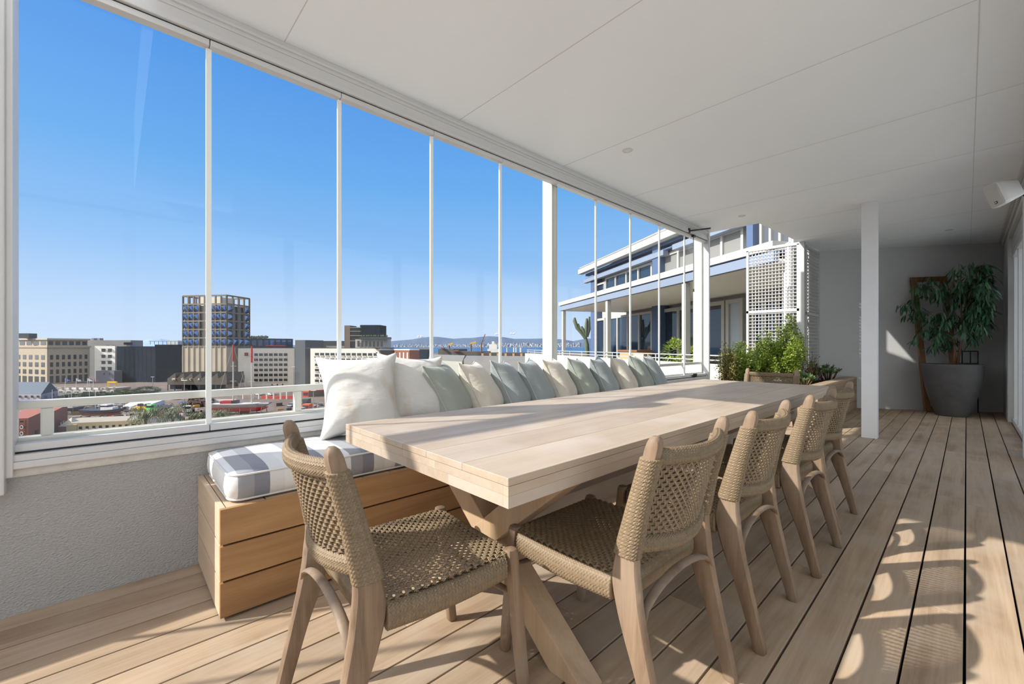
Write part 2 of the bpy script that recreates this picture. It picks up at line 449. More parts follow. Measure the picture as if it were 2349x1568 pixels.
# black hardware at the far end of the window
o = MB().bar((XW + 0.0, 5.76, 2.665), (XW + 0.21, 5.97, 2.70), 0.022, 0.018)
o.bar((XW + 0.005, 5.76, 2.64), (XW + 0.005, 5.76, 2.70), 0.04, 0.03)
o.build('lever_handle', M['black'], WIN2, bevel=0.003, label='black lever handle')
o = MB(); o.box(XW - 0.005, XW + 0.03, 5.86, 5.92, 2.60, 2.632); o.tube([(XW + .012, 5.89, 2.60), (XW + .012, 5.895, 1.88)], 0.005, 6)
o.tube([(XW + .012, 5.895, 1.88), (XW + .012, 5.895, 1.84)], 0.009, 6)
o.build('pull_cord', M['black'], WIN2, label='black hanging cord')
o = MB(); o.box(XW + 0.005, XW + 0.03, 5.86, 5.95, 0.66, 0.675); o.box(XW + 0.01, XW + 0.045, 5.88, 5.93, 0.655, 0.70)
o.build('latch', M['black'], WIN2, bevel=0.002, label='black latch')

# free-standing square column
b = MB(); b.box(-0.855, -0.71, 6.48, 6.60, 0.0, ZC)
tag(b.build('support_column', mat('column_paint', (0.80, 0.81, 0.83), 0.5, var=0.03, vscale=4), bevel=0.004), 'square white painted column standing on the deck before the potted tree', 'column')

# downlights
def downlight(x, y, label):
    t = thing('downlight', label, 'ceiling light', (x, y, ZC), group='recessed ceiling spots')
    b = MB(); b.lathe([(0.030, 0.0), (0.033, -0.004), (0.043, -0.004), (0.046, 0.0)], (x, y, ZC), 28)
    b.build('ring', M['frame'], t, smooth=True)
    b = MB(); b.lathe([(0.0005, -0.001), (0.022, -0.001), (0.031, -0.003)], (x, y, ZC), 24)
    b.build('lamp', mat('lamp_lens', (0.6, 0.6, 0.58), 0.3), t, smooth=True)
downlight(-2.009, 3.25, 'round recessed spot in the ceiling above the middle of the table')
downlight(-2.00, 5.97, 'round recessed spot in the ceiling near the window end corner')
downlight(-0.173, 8.9, 'round recessed spot in the ceiling in front of the potted tree')

# wall speaker
t = thing('speaker', 'white box speaker tilted on a bracket high on the right wall', 'speaker', (0.22, 5.85, 2.46))
Ms = Matrix.Translation((0.225, 5.86, 2.465)) @ Matrix.Rotation(R(-52), 4, 'Z') @ Matrix.Rotation(R(16), 4, 'X') @ Matrix.Rotation(R(-8), 4, 'Y')
sw = mat('speaker_shell', (0.72, 0.72, 0.71), 0.5)
def rrect(w, h, r, y, n=5):
    pts = []
    for cx, cz, a0 in ((w - r, h - r, 0), (-w + r, h - r, 90), (-w + r, -h + r, 180), (w - r, -h + r, 270)):
        for i in range(n): a = R(a0 + 90 * i / (n - 1)); pts.append(tuple(Ms @ Vector((cx + r * math.cos(a), y, cz + r * math.sin(a)))))
    return pts
b = MB(); b.loft([rrect(.070, .10, .02, -.075), rrect(.078, .108, .03, -.065), rrect(.078, .108, .03, -.03), rrect(.072, .10, .03, .0), rrect(.055, .075, .02, .10)])
b.build('cabinet', sw, t, smooth='auto')
b = MB(); b.loft([rrect(.066, .096, .02, -.076), rrect(.063, .093, .02, -.081)]); b.build('grille', mat('speaker_grille', (0.66, 0.66, 0.65), 0.7, bump=0.5, bscale=600), t)
b = MB(); b.box(-.012, .012, -.084, -.08, -.078, -.056, Ms); b.build('badge', M['black'], t)
b = MB(); b.box(-.007, .007, -.086, -.083, -.073, -.061, Ms); b.build('emblem', M['frame'], t)
b = MB(); b.tube([Ms @ Vector((0, .09, 0)), Vector((.36, 5.98, 2.44)), Vector((.40, 6.0, 2.5))], .014, 8); b.box(.385, .402, 5.93, 6.07, 2.40, 2.62); b.build('bracket', M['black'], t)
# ================================================================== TABLE
tb = thing('dining_table', 'long pale oak dining table with thick top on crossed legs', 'table', (-1.293, 2.524, 0))
b = MB()
xs = [-1.805, -1.60, -1.41, -1.20, -1.0, -0.808, -0.781]
rnd = random.Random(5)
TX0, TX1, TY0, TY1, TZ = -1.805, -0.781, 0.717, 4.33, 0.75
xx = TX0
for w_ in (0.145, 0.18, 0.165, 0.15, 0.19, 0.194):
    b.box(xx, xx + w_ - 0.0002, TY0, TY1, TZ - 0.021, TZ); xx += w_
b.build('tabletop', M['oak'], tb, bevel=0.0012, seg=1)
b = MB()
for z0, z1, ps in ((TZ - 0.0455, TZ - 0.0215, (0.05, 0.23, 0.21, 0.2, 0.334 - 0.02, 0.02)), (TZ - 0.0765, TZ - 0.046, (0.11, 0.22, 0.19, 0.24, 0.264 - 0.02, 0.02))):
    xx = TX0
    for w_ in ps:
        b.box(xx, xx + w_ - 0.0004, TY0 + 0.0005, TY1 - 0.0005, z0, z1); xx += w_
b.build('edge_layers', M['oak'], tb)
# crossed trestles
def beam(a, c, w, h):
    m = MB(); m.bar(a, c, w, h, (0, 1, 0)); return m
for yt in (1.10, 3.92):
    for sgn in (-1, 1):
        a = Vector((-1.293 + sgn * 0.42, yt, 0.0)); c = Vector((-1.293 - sgn * 0.40, yt, 0.674))
        m = MB()
        hw = 0.075; yw = 0.045
        off = 0.0
        vs = []
        for (p, z) in ((a, 0.0), (c, 0.674)):
            for dx, dy in ((-hw, -yw), (hw, -yw), (hw, yw), (-hw, yw)):
                vs.append((p.x + dx, p.y + dy + (0.0005 * sgn), z))
        m.add(vs, [(3, 2, 1, 0), (4, 5, 6, 7), (0, 1, 5, 4), (1, 2, 6, 5), (2, 3, 7, 6), (3, 0, 4, 7)])
        m.build('leg', M['oak_leg'], tb, bevel=0.003)
MB().box(-1.335, -1.25, 1.10, 3.92, 0.30, 0.40).build('stretcher', M['oak'], tb, bevel=0.003)

# ================================================================== CHAIRS
def tri(x):
    x = x - math.floor(x)
    return 4 * abs(x - 0.5) - 1

def wrapped(m, cen, frame, rad, L, step=0.0017, n=72, pitch=0.0108, amp=0.0058, zig=0.016, zn=10, s0=0.0):
    """cord-wrapped rail: cen(t)->point, frame(t)->(side, normal) unit vectors, rad(t)->(a,b), t in 0..1, length L"""
    N_ = max(6, int(L / step)); rings = []
    for i in range(N_ + 1):
        t = i / N_; c = cen(t); u, v = frame(t); a, bb = rad(t); s = t * L + s0
        g = []
        for k in range(n):
            ph = 2 * PI * k / n
            cs, sn = math.cos(ph), math.sin(ph)
            q = (abs(cs) ** 2.7 + abs(sn) ** 2.7) ** (-1 / 2.7)
            z = tri(ph / (2 * PI) * zn)
            d = abs(math.cos(PI * (s + zig * 0.5 * z) / pitch)) ** 0.8
            d = amp * (d - 0.55)
            if i in (0, N_): d = -amp
            g.append(c + u * (cs * q * (a + d)) + v * (sn * q * (bb + d)))
        rings.append(g)
    m.loft(rings, caps=True)

def strand(m, P, n, r, phase, amp, over, uv):
    """woven strand following surface P(u,v) with a normal wave"""
    pts = []
    for i in range(n + 1):
        t = i / n
        p, nr = P(*uv(t))
        pts.append(p + nr * (amp * math.cos(PI * (t * over) + phase)))
    m.tube(pts, r, 4, caps=False)

def leg_ring(c, hx, hy, n=12, e=3.0):
    g = []
    for k in range(n):
        ph = 2 * PI * (k + .5) / n; cs, sn = math.cos(ph), math.sin(ph)
        q = (abs(cs) ** e + abs(sn) ** e) ** (-1 / e)
        g.append((c[0] + cs * q * hx, c[1] + sn * q * hy, c[2]))
    return g

def leg_ring2(x, y, z, hx, hz, n=10):
    return [(x + hx * math.cos(2 * PI * k / n), y, z + hz * math.sin(2 * PI * k / n)) for k in range(n)]

def rear_y(z):      # centre line of the back leg (chair faces +y, knob at y=0)
    pts = [(0.0, -0.022), (0.20, 0.030), (0.34, 0.072), (0.44, 0.092), (0.52, 0.086), (0.65, 0.055), (0.85, 0.0)]
    for i in range(len(pts) - 1):
        if z <= pts[i + 1][0]:
            t = (z - pts[i][0]) / (pts[i + 1][0] - pts[i][0]); return pts[i][1] + t * (pts[i + 1][1] - pts[i][1])
    return 0.0
def rear_h(z):
    pts = [(0.0, 0.019), (0.20, 0.025), (0.34, 0.036), (0.44, 0.040), (0.52, 0.030), (0.65, 0.023), (0.82, 0.019), (0.85, 0.016)]
    for i in range(len(pts) - 1):
        if z <= pts[i + 1][0]:
            t = (z - pts[i][0]) / (pts[i + 1][0] - pts[i][0]); return pts[i][1] + t * (pts[i + 1][1] - pts[i][1])
    return pts[-1][1]

def make_chair(label):
    ch = thing('dining_chair', label, 'chair', (0, 0, 0), group='woven cord dining chairs around the long table')
    HX = 0.222
    rope, tk = M['rope'], M['teak']
    # back legs
    for sx in (-1, 1):
        rings = []
        zs = [0.0, 0.006] + [0.03 + 0.79 * i / 34 for i in range(35)] + [0.832, 0.844, 0.850]
        for z in zs:
            h = rear_h(z) * 1.12; w = 0.0195
            if z < 0.005: h *= 0.8; w *= 0.8
            if z > 0.83: f = {0.832: 0.96, 0.844: 0.78, 0.850: 0.45}[z]; h *= f; w *= f
            sm_ = sum(rear_y(max(0, min(.85, z + dz))) for dz in (-.04, -.02, 0, .02, .04)) / 5
            rings.append(leg_ring((sx * HX, sm_, z), w, h))
        MB().loft(rings).build('leg', tk, ch, smooth='auto', local=True)
    for sx in (-1, 1):
        rings = []
        for z, h in ((0.0, .014), (0.006, .0175), (0.10, .0185), (0.25, .0195), (0.40, .020), (0.445, .020), (0.456, .017), (0.459, .010)):
            rings.append(leg_ring((sx * (HX - 0.004), 0.585 - 0.115 * z, z), h, h * 1.05))
        MB().loft(rings).build('leg', tk, ch, smooth='auto', local=True)
    for yy, z0, arch, hd in ((rear_y(.30) - .012, .303, .118, .014), (0.545, .335, -.035, .012)):
        m = MB(); rg = []
        for q in range(15):
            tq = q / 14; x = -0.236 + 0.472 * tq; zz = z0 + arch * math.sin(PI * tq) ** .33 if 0 < q < 14 else z0
            rg.append([(x, yy + hd * math.cos(2 * PI * k / 10), zz + .009 * math.sin(2 * PI * k / 10)) for k in range(10)])
        m.loft(rg); m.build('stretcher', tk, ch, smooth='auto', local=True)
    # seat: wrapped rails + weave
    zc = 0.4135; seat = MB()
    y0s, y1s = 0.125, 0.545
    X = Vector((1, 0, 0)); Y = Vector((0, 1, 0)); Z = Vector((0, 0, 1))
    for sx in (-1, 1):
        wrapped(seat, lambda t, sx=sx: Vector((sx * (HX - 0.002), 0.13 + 0.375 * t, zc - 0.002 - 0.010 * math.sin(PI * t))), lambda t: (X, Z), lambda t: (0.019, 0.034), 0.375)
    wrapped(seat, lambda t: Vector((-0.20 + 0.40 * t, 0.530, zc)), lambda t: (Y, Z), lambda t: (0.019, 0.033), 0.40)
    wrapped(seat, lambda t: Vector((-0.20 + 0.40 * t, 0.112, zc - .004)), lambda t: (Y, Z), lambda t: (0.020, 0.036), 0.40)
    seat.build('seat_frame', rope, ch, smooth=True, local=True)
    def PS(u, v):
        x = -0.226 + 0.452 * u; y = 0.104 + 0.434 * v
        dip = 0.015 * math.sin(PI * u) * math.sin(PI * v) ** 0.6
        return Vector((x, y, 0.4515 - dip - 0.006 * max(0, abs(2 * u - 1) - .9) / .1 - 0.006 * max(0, abs(2 * v - 1) - .9) / .1)), Vector((0, 0, 1))
    w = MB(); nu, nv = 34, 33
    for i in range(nu):
        u = (i + .5) / nu
        for dd in (-0.0019, 0.0019):
            strand(w, lambda a, c, dd=dd: ((lambda r: (r[0] + Vector((dd, 0, 0)), r[1]))(PS(a, c))), nv * 2, 0.0023, PI * i, 0.0030, nv, lambda t, u=u: (u, t))
    for j in range(nv):
        v = (j + .5) / nv
        for dd in (-0.0019, 0.0019):
            strand(w, lambda a, c, dd=dd: ((lambda r: (r[0] + Vector((0, dd, 0)), r[1]))(PS(a, c))), nu * 2, 0.0023, PI * (j + 1), 0.0030, nu, lambda t, v=v: (t, v))
    w.build('seat', rope, ch, smooth=True, local=True)
    # backrest
    def bow(u): return -0.052 * math.sin(PI * u) ** 0.9 if 0 < u < 1 else 0.0
    br = MB()
    zt, zb = 0.792, 0.545
    for sx in (-1, 1):
        wrapped(br, lambda t, sx=sx: Vector((sx * HX, rear_y(0.515 + 0.278 * t), 0.515 + 0.278 * t)),
                lambda t: (X, Y), lambda t: (0.0235, rear_h(0.515 + 0.278 * t) + 0.006), 0.28)
    for zz, ra in ((zt, (0.0125, 0.021)), (zb, (0.016, 0.023))):
        def cen(t, zz=zz): return Vector((-0.205 + 0.41 * t, rear_y(zz) + bow(t), zz + (-0.006 if zz > .7 else -0.016) * math.sin(PI * t)))
        def fr_(t, cen=cen):
            a, c = cen(max(0, t - .02)), cen(min(1, t + .02)); d = (c - a).normalized()
            u = Vector((d.y, -d.x, 0)).normalized(); return (u, Z)
        wrapped(br, cen, fr_, lambda t, ra=ra: ra, 0.435)
    br.build('back_frame', rope, ch, smooth=True, local=True)
    def PB(u, v):
        z = zb + (zt - zb) * v + (1 - v) * (-0.016 * math.sin(PI * u)) + v * (-.006 * math.sin(PI * u))
        y = rear_y(zb) + (rear_y(zt) - rear_y(zb)) * v + bow(u)
        return Vector((-0.205 + 0.41 * u, y, z)), Vector((0, -1, 0))
    w = MB(); nu, nv = 34, 20
    for i in range(nu):
        u = (i + .5) / nu
        for dd in (-0.0019, 0.0019):
            strand(w, lambda a, c, dd=dd: ((lambda r: (r[0] + Vector((dd, 0, 0)), r[1]))(PB(a, c))), nv * 2, 0.0021, PI * i, 0.0028, nv, lambda t, u=u: (u, t))
    for j in range(nv):
        v = (j + .5) / nv
        for dd in (-0.0019, 0.0019):
            strand(w, lambda a, c, dd=dd: ((lambda r: (r[0] + Vector((0, 0, dd)), r[1]))(PB(a, c))), nu * 2, 0.0021, PI * (j + 1), 0.0028, nu, lambda t, v=v: (t, v))
    w.build('backrest', rope, ch, smooth=True, local=True)
    return ch
ch0 = make_chair('woven cord chair alone at the near end of the table, its back to the camera')
ch0.location = (-1.215, 0.375, 0); ch0.rotation_euler = (0, 0, R(-4))
# along the right side, facing the window (-x)
GR = 'woven cord dining chairs around the long table'
for x, y, rz, lb in ((-0.540, 1.235, 90, 'nearest woven cord chair on the long right side of the table, whole seat visible'),
                     (-0.520, 1.885, 91, 'second woven cord chair from the front along the right side of the table'),
                     (-0.495, 2.625, 89, 'third woven cord chair from the front along the right side of the table'),
                     (-0.520, 3.27, 88, 'fourth woven cord chair on the right side, nearest the white column')):
    dup(ch0, (x, y, 0), R(rz), lb, GR)
dup(ch0, (-1.36, 4.90, 0), R(180), 'woven cord chair at the far table end before the green shrubs', GR)

# ================================================================== BENCH
BX0, BX1, BY0, BY1, BZ = XW + 0.003, -1.994, 0.30, 5.05, 0.438
bn = thing('bench', 'long built-in wooden box bench along the window wall', 'bench', (-2.3, 2.7, 0))
b = MB()
zs = [(0.012, 0.148), (0.1555, 0.2915), (0.299, BZ)]
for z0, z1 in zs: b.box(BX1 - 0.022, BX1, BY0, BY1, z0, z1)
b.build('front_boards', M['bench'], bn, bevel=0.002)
b = MB()
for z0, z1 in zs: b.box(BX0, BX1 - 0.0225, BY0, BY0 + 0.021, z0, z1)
b.build('end_boards', M['bench_lit'], bn, bevel=0.002)
b = MB(); xx = BX0 + 0.002
yy = BY0 + 0.025
while yy < BY1 - 0.02:
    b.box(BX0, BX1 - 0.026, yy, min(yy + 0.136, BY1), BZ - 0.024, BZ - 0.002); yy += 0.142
b.build('seat_boards', M['bench_lit'], bn, bevel=0.002)
MB().box(BX0 + .02, BX1 - .04, BY0 + .04, BY1 - .02, 0.0, BZ - .03).build('plinth', M['dark'], bn)

# striped seat pad
def fabric(name, col, col2=None, stripe=None, bump=0.5, var=0.05, stain=None, sheen=0.2):
    m = bpy.data.materials.new(name); m.use_nodes = True
    t = m.node_tree; bs = t.nodes['Principled BSDF']; bs.inputs['Roughness'].default_value = 0.9
    bs.inputs['Specular IOR Level'].default_value = 0.15; bs.inputs['Sheen Weight'].default_value = sheen
    nn = t.nodes.new; ln = t.links.new
    co = nn('ShaderNodeTexCoord')
    n = nn('ShaderNodeTexNoise'); n.inputs['Scale'].default_value = 6; n.inputs['Detail'].default_value = 5; ln(co.outputs['Object'], n.inputs['Vector'])
    r = nn('ShaderNodeMapRange'); r.inputs[1].default_value = .3; r.inputs[2].default_value = .7; r.inputs[3].default_value = 1 - var; r.inputs[4].default_value = 1 + var
    ln(n.outputs['Fac'], r.inputs[0])
    sx = nn('ShaderNodeVectorMath'); sx.operation = 'SCALE'; sx.inputs[0].default_value = col; ln(r.outputs[0], sx.inputs['Scale'])
    out = sx.outputs[0]
    if stripe:
        sp = nn('ShaderNodeSeparateXYZ'); ln(co.outputs['Object'], sp.inputs[0])
        a = nn('ShaderNodeMath'); a.operation = 'MULTIPLY'; a.inputs[1].default_value = 1 / stripe; ln(sp.outputs['Y'], a.inputs[0])
        f = nn('ShaderNodeMath'); f.operation = 'FRACT'; ln(a.outputs[0], f.inputs[0])
        cr = nn('ShaderNodeValToRGB'); cr.color_ramp.interpolation = 'CONSTANT'
        els = cr.color_ramp.elements
        els[0].position = 0; els[0].color = (*col, 1); els[1].position = 0.5; els[1].color = (*col2, 1)
        e = els.new(0.25); e.color = (0.33, 0.34, 0.37, 1); e = els.new(0.75); e.color = (0.70, 0.70, 0.69, 1)
        els[0].color = (*col, 1)
        ln(f.outputs[0], cr.inputs[0])
        m3 = nn('ShaderNodeVectorMath'); m3.operation = 'SCALE'; ln(cr.outputs[0], m3.inputs[0]); ln(r.outputs[0], m3.inputs['Scale']); out = m3.outputs[0]
    if stain:
        n4 = nn('ShaderNodeTexNoise'); n4.inputs['Scale'].default_value = 2.6; n4.inputs['Detail'].default_value = 4
        mp = nn('ShaderNodeMapping'); mp.inputs['Scale'].default_value = (2.4, 2.4, .8); ln(co.outputs['Object'], mp.inputs[0]); ln(mp.outputs[0], n4.inputs['Vector'])
        r4 = nn('ShaderNodeMapRange'); r4.inputs[1].default_value = .58; r4.inputs[2].default_value = .80; ln(n4.outputs['Fac'], r4.inputs[0])
        m4 = nn('ShaderNodeMix'); m4.data_type = 'RGBA'; ln(r4.outputs[0], m4.inputs[0]); ln(out, m4.inputs[6]); m4.inputs[7].default_value = (*stain, 1); out = m4.outputs[2]
    ln(out, bs.inputs['Base Color'])
    n2 = nn('ShaderNodeTexNoise'); n2.inputs['Scale'].default_value = 9; n2.inputs['Detail'].default_value = 3; n2.inputs['Distortion'].default_value = 0.35
    mp2 = nn('ShaderNodeMapping'); mp2.inputs['Scale'].default_value = (1, 1, 2.2); mp2.inputs['Rotation'].default_value = (0, .5, .3); ln(co.outputs['Object'], mp2.inputs[0]); ln(mp2.outputs[0], n2.inputs['Vector'])
    n3 = nn('ShaderNodeTexNoise'); n3.inputs['Scale'].default_value = 700; ln(co.outputs['Object'], n3.inputs['Vector'])
    ad = nn('ShaderNodeMath'); ad.operation = 'MULTIPLY_ADD'; ad.inputs[1].default_value = 0.03; ln(n3.outputs['Fac'], ad.inputs[0]); ln(n2.outputs['Fac'], ad.inputs[2])
    bp = nn('ShaderNodeBump'); bp.inputs['Strength'].default_value = bump; bp.inputs['Distance'].default_value = 0.03; ln(ad.outputs[0], bp.inputs['Height']); ln(bp.outputs[0], bs.inputs['Normal'])
    return m
FS = fabric('striped_canvas', (0.76, 0.76, 0.755), (0.24, 0.25, 0.295), stripe=0.232, bump=0.12)
FP = fabric('pad_piping', (0.75, 0.75, 0.74), bump=0.1)
def pad(y0, y1, label):
    x0, x1, z0, z1 = XW + 0.02, BX1 - 0.035, BZ, BZ + 0.135
    cx, cy = (x0 + x1) / 2, (y0 + y1) / 2; hx, hy = (x1 - x0) / 2, (y1 - y0) / 2
    nx, ny = 12, max(12, int((y1 - y0) / 0.05))
    t = thing('seat_pad', label, 'seat cushion', (cx, cy, z0), group='striped bench pads')
    # outline ring (rounded rectangle), profile rings from bottom to top
    def ring(ins, z, n=10, r=0.06, puff=0):
        g = []
        for qx, qy, a0 in ((1, 1, 0), (-1, 1, 90), (-1, -1, 180), (1, -1, 270)):
            for i in range(n):
                a = R(a0 + 90 * i / (n - 1)); rr = max(r - ins * .3, 0.01)
                g.append((cx + qx * (hx - ins - rr) + rr * math.cos(a), cy + qy * (hy - ins - rr) + rr * math.sin(a), z))
        return g
    b = MB(); h = z1 - z0
    b.loft([ring(.12, z0 + .001), ring(.03, z0 + .002), ring(.008, z0 + .010), ring(-.004, z0 + .03), ring(-.008, z0 + h * .45), ring(-.004, z0 + h * .75), ring(.004, z0 + h * .84), ring(.03, z0 + h * .92), ring(.09, z0 + h * .97), ring(.19, z0 + h)])
    b.build('cover', FS, t, smooth='auto', angle=60)
    for zz, ins in ((z0 + h * .84, .001), (z0 + .012, .004)):
        b = MB(); g = ring(ins, zz); g.append(g[0]); b.tube(g, 0.0045, 6, caps=False); b.build('piping', FP, t, smooth=True)
pad(0.335, 2.60, 'nearer blue-grey and white striped seat pad, its rounded end showing')
pad(2.615, 5.02, 'farther blue-grey and white striped seat pad behind the table')

# ================================================================== PILLOWS
def pillow_bm(w, h, th, seed, m, pinch=0.05, slump=0.0):
    rnd = random.Random(seed); n = 30
    fr = [(rnd.uniform(3, 9), rnd.uniform(-6, 6), rnd.uniform(0, 6.3), rnd.uniform(.6, 1)) for _ in range(6)]
    def P(u, v, side):
        # u,v in -1..1 ; outline pinched between the ears
        px = pinch * (1 - v * v) ; pz = pinch * (1 - u * u)
        x = u * (w / 2 - px * .9 * abs(u) ** 3); z = v * (h / 2 - pz * .9 * abs(v) ** 3)
        e = max(0.0, (1 - abs(u) ** 2.6) * (1 - abs(v) ** 2.6))
        t = th * e ** 0.52 * (1 - .16 * v)
        wr = sum(a * math.sin(fx * u * 1.6 + fz * v * 1.9 + ph) for fx, fz, ph, a in fr) / 6
        edge = (abs(u) ** 4 + abs(v) ** 4)
        rad = math.sin((math.atan2(v, u)) * 14 + seed) * .5 + math.sin((math.atan2(v, u)) * 23 + seed * 2) * .5
        t += 0.010 * wr * e + 0.010 * rad * min(1, edge) * e ** .6
        y = side * t / 2
        z0 = z + h / 2
        if slump: # weight settles towards the bottom
            y += side * slump * max(0, 1 - z0 / h * 2) * e
        return (x, y, z0)
    b = MB(); idx = {}; vs = []; fs = []
    def tr(i):
        s = -1 + 2 * i / n; return math.copysign(abs(s) ** 0.8, s)
    for side in (-1, 1):
        for i in range(n + 1):
            for j in range(n + 1):
                bd = i in (0, n) or j in (0, n)
                key = (i, j, 0 if bd else side)
                if key not in idx:
                    idx[key] = len(vs); vs.append(P(tr(i), tr(j), 0 if bd else side))
        for i in range(n):
            for j in range(n):
                q = []
                for a, c in ((i, j), (i + 1, j), (i + 1, j + 1), (i, j + 1)):
                    bd = a in (0, n) or c in (0, n); q.append(idx[(a, c, 0 if bd else side)])
                if side > 0: q.reverse()
                fs.append(q)
    b.add(vs, fs)
    rim = [P(tr(i), -1, 0) for i in range(n)] + [P(1, tr(j), 0) for j in range(n)] + [P(tr(n - i), 1, 0) for i in range(n)] + [P(-1, tr(n - j), 0) for j in range(n)]
    rim.append(rim[0])
    return b, rim
PC = {'white': fabric('white_cotton', (0.70, 0.69, 0.665), stain=(0.52, 0.38, 0.24), bump=0.28),
      'cream': fabric('cream_cotton', (0.72, 0.67, 0.59), bump=0.28, stain=(0.55, 0.45, 0.33)),
      'sage': fabric('sage_linen', (0.36, 0.39, 0.35), bump=0.22, var=0.08),
      'slate': fabric('slate_linen', (0.34, 0.38, 0.39), bump=0.22, var=0.08)}
PCP = {'white': None, 'cream': fabric('cream_cord', (0.66, 0.61, 0.54)), 'sage': fabric('sage_cord', (0.45, 0.47, 0.43)), 'slate': fabric('slate_cord', (0.48, 0.51, 0.52))}
def pillow(x, y, yaw, lean, roll, w, h, th, col, seed, label, slump=0.0, pinch=.045, z=BZ + 0.128):
    """yaw: plan angle of the width direction measured from +x; lean tips the top towards the back"""
    t = thing('pillow', label, 'pillow', (x, y, z), group='scatter pillows leaning along the bench')
    b, rim = pillow_bm(w, h, th, seed, col, pinch, slump)
    Mx = Matrix.Rotation(R(yaw), 4, 'Z') @ Matrix.Rotation(R(-lean), 4, 'X') @ Matrix.Rotation(R(roll), 4, 'Y')
    b.v = [tuple(Mx @ Vector(p)) for p in b.v]
    b.build('cover', PC[col], t, smooth=True, local=True)
    if PCP[col]:
        q = MB(); q.tube([Mx @ Vector(p) for p in rim], 0.0042, 6, caps=False); q.build('piping', PCP[col], t, smooth=True, local=True)
    return t
def sight(px):
    u = px - 1174.5
    return math.degrees(math.atan2(711.7 - .6827 * u, 664.9 + .7307 * u))
def on_x(px, x):
    """plan point on the line x = const along the bearing of px"""
    u = px - 1174.5
    dx = -711.7 + .6827 * u; dy = 664.9 + .7307 * u
    return (x, dy * x / dx)
pillow(-2.31, 1.02, 70, 20, -3, .47, .50, .27, 'white', 3, 'large white pillow at the near end of the row, stained down its middle', .03, .05)
pillow(-2.36, 1.37, 82, 18, 4, .46, .49, .27, 'white', 8, 'plump white pillow second in the row, right behind the stained one', .03, .05)
for i, (px, x, off, lean, col, lb) in enumerate((
        (1062, -2.30, -14, 27, 'sage', 'grey-green pillow third in the row, between the white and the cream one'),
        (1135, -2.30, -12, 27, 'cream', 'cream pillow fourth in the row, before the two blue-grey ones'),
        (1200, -2.31, -10, 27, 'slate', 'blue-grey pillow fifth in the row, beside the cream one'),
        (1257, -2.32, -10, 26, 'slate', 'blue-grey pillow sixth in the row, below the thick white post'),
        (1309, -2.32, -10, 26, 'cream', 'cream pillow seventh in the row, just right of the thick white post'),
        (1361, -2.32, -8, 26, 'sage', 'grey-green pillow eighth in the row, after the cream one by the post'),
        (1408, -2.33, -8, 25, 'slate', 'blue-grey pillow ninth in the row, before the last cream pillow'),
        (1452, -2.33, -8, 25, 'cream', 'last cream pillow in the row, tenth from the near end'),
        (1489, -2.34, -6, 24, 'sage', 'grey-green pillow next to last at the far end of the row'),
        (1520, -2.34, -6, 24, 'slate', 'blue-grey pillow at the far end of the row'))):
    a = sight(px) + off
    p = on_x(px, x)
    pillow(p[0], p[1], 90 + a, lean, (i % 3 - 1) * 3, .43, .45, .215 - .005 * i, col, 20 + i * 3, lb, .02, .035)

# ================================================================== BALCONY RAIL OUTSIDE
rl = thing('balcony_railing', 'cream painted metal railing just outside the glass', 'railing', (-2.70, 2.9, 0.5))
b = MB(); b.box(-2.725, -2.680, -4.5, 6.38, 0.816, 0.852)
b.build('top_rail', M['frame2'], rl, bevel=0.008)
b = MB(); b.box(-2.745, -2.722, -4.5, 6.38, 0.585, 0.70); b.box(-2.722, -2.680, -4.5, 6.38, 0.665, 0.70)
b.build('bottom_rail', M['frame2'], rl, bevel=0.008)
for i in range(-4, 7):
    y = -0.214 + 1.0 * i
    b = MB(); b.box(-2.722, -2.683, y - .019, y + .019, 0.70, 0.816); b.build('post', M['frame2'], rl, bevel=0.006)
b = MB(); b.box(-3.25, -2.802, -4.6, 6.7, -25, 0.555)
b.build('trim_9', M['frame2'], kind='structure')

# ================================================================== PLANTER, TRELLIS, SHRUBS
pn = thing('planter_box', 'wooden plank planter box against the trellis beside the back wall', 'planter', (-1.9, 7.9, 0))
PX0, PX1, PY0, PY1, PZ = -2.62, -1.31, 6.62, wall_y(-1.31) - 0.02, 0.55
b = MB(); z = 0.006
while z < PZ - 0.03:
    z1 = min(z + 0.133, PZ - 0.03)
    b.box(PX1 - 0.022, PX1, PY0, PY1, z, z1); b.box(PX0, PX1 - .023, PY0, PY0 + .022, z, z1); z = z1 + 0.004
b.build('side_boards', wood('planter_wood', (0.40, 0.29, 0.20), (0.28, 0.19, 0.125), 'Y', .8, .7, .2, .08), pn, bevel=.002)
b = MB(); b.prism([(PX1 - .17, PY0 - .004), (PX1 + .004, PY0 - .004), (PX1 + .004, PY1 - .01), (PX1 - .17, wall_y(PX1 - .17) - .03)], PZ - .028, PZ); b.box(PX0, PX1 - .172, PY0 - .004, PY0 + .14, PZ - .028, PZ)
b.build('rim_boards', M['deck'], pn, bevel=.003)
so = MB(); so.prism([(PX0 + .02, PY0 + .03), (PX1 - .03, PY0 + .03), (PX1 - .03, 9.35), (-1.80, 9.1), (-2.6, 8.8)], 0.05, PZ - .06)
so.build('soil', mat('potting_soil', (0.035, 0.024, 0.017), 0.95, var=.4, vscale=30, bump=.8, bscale=50), pn)

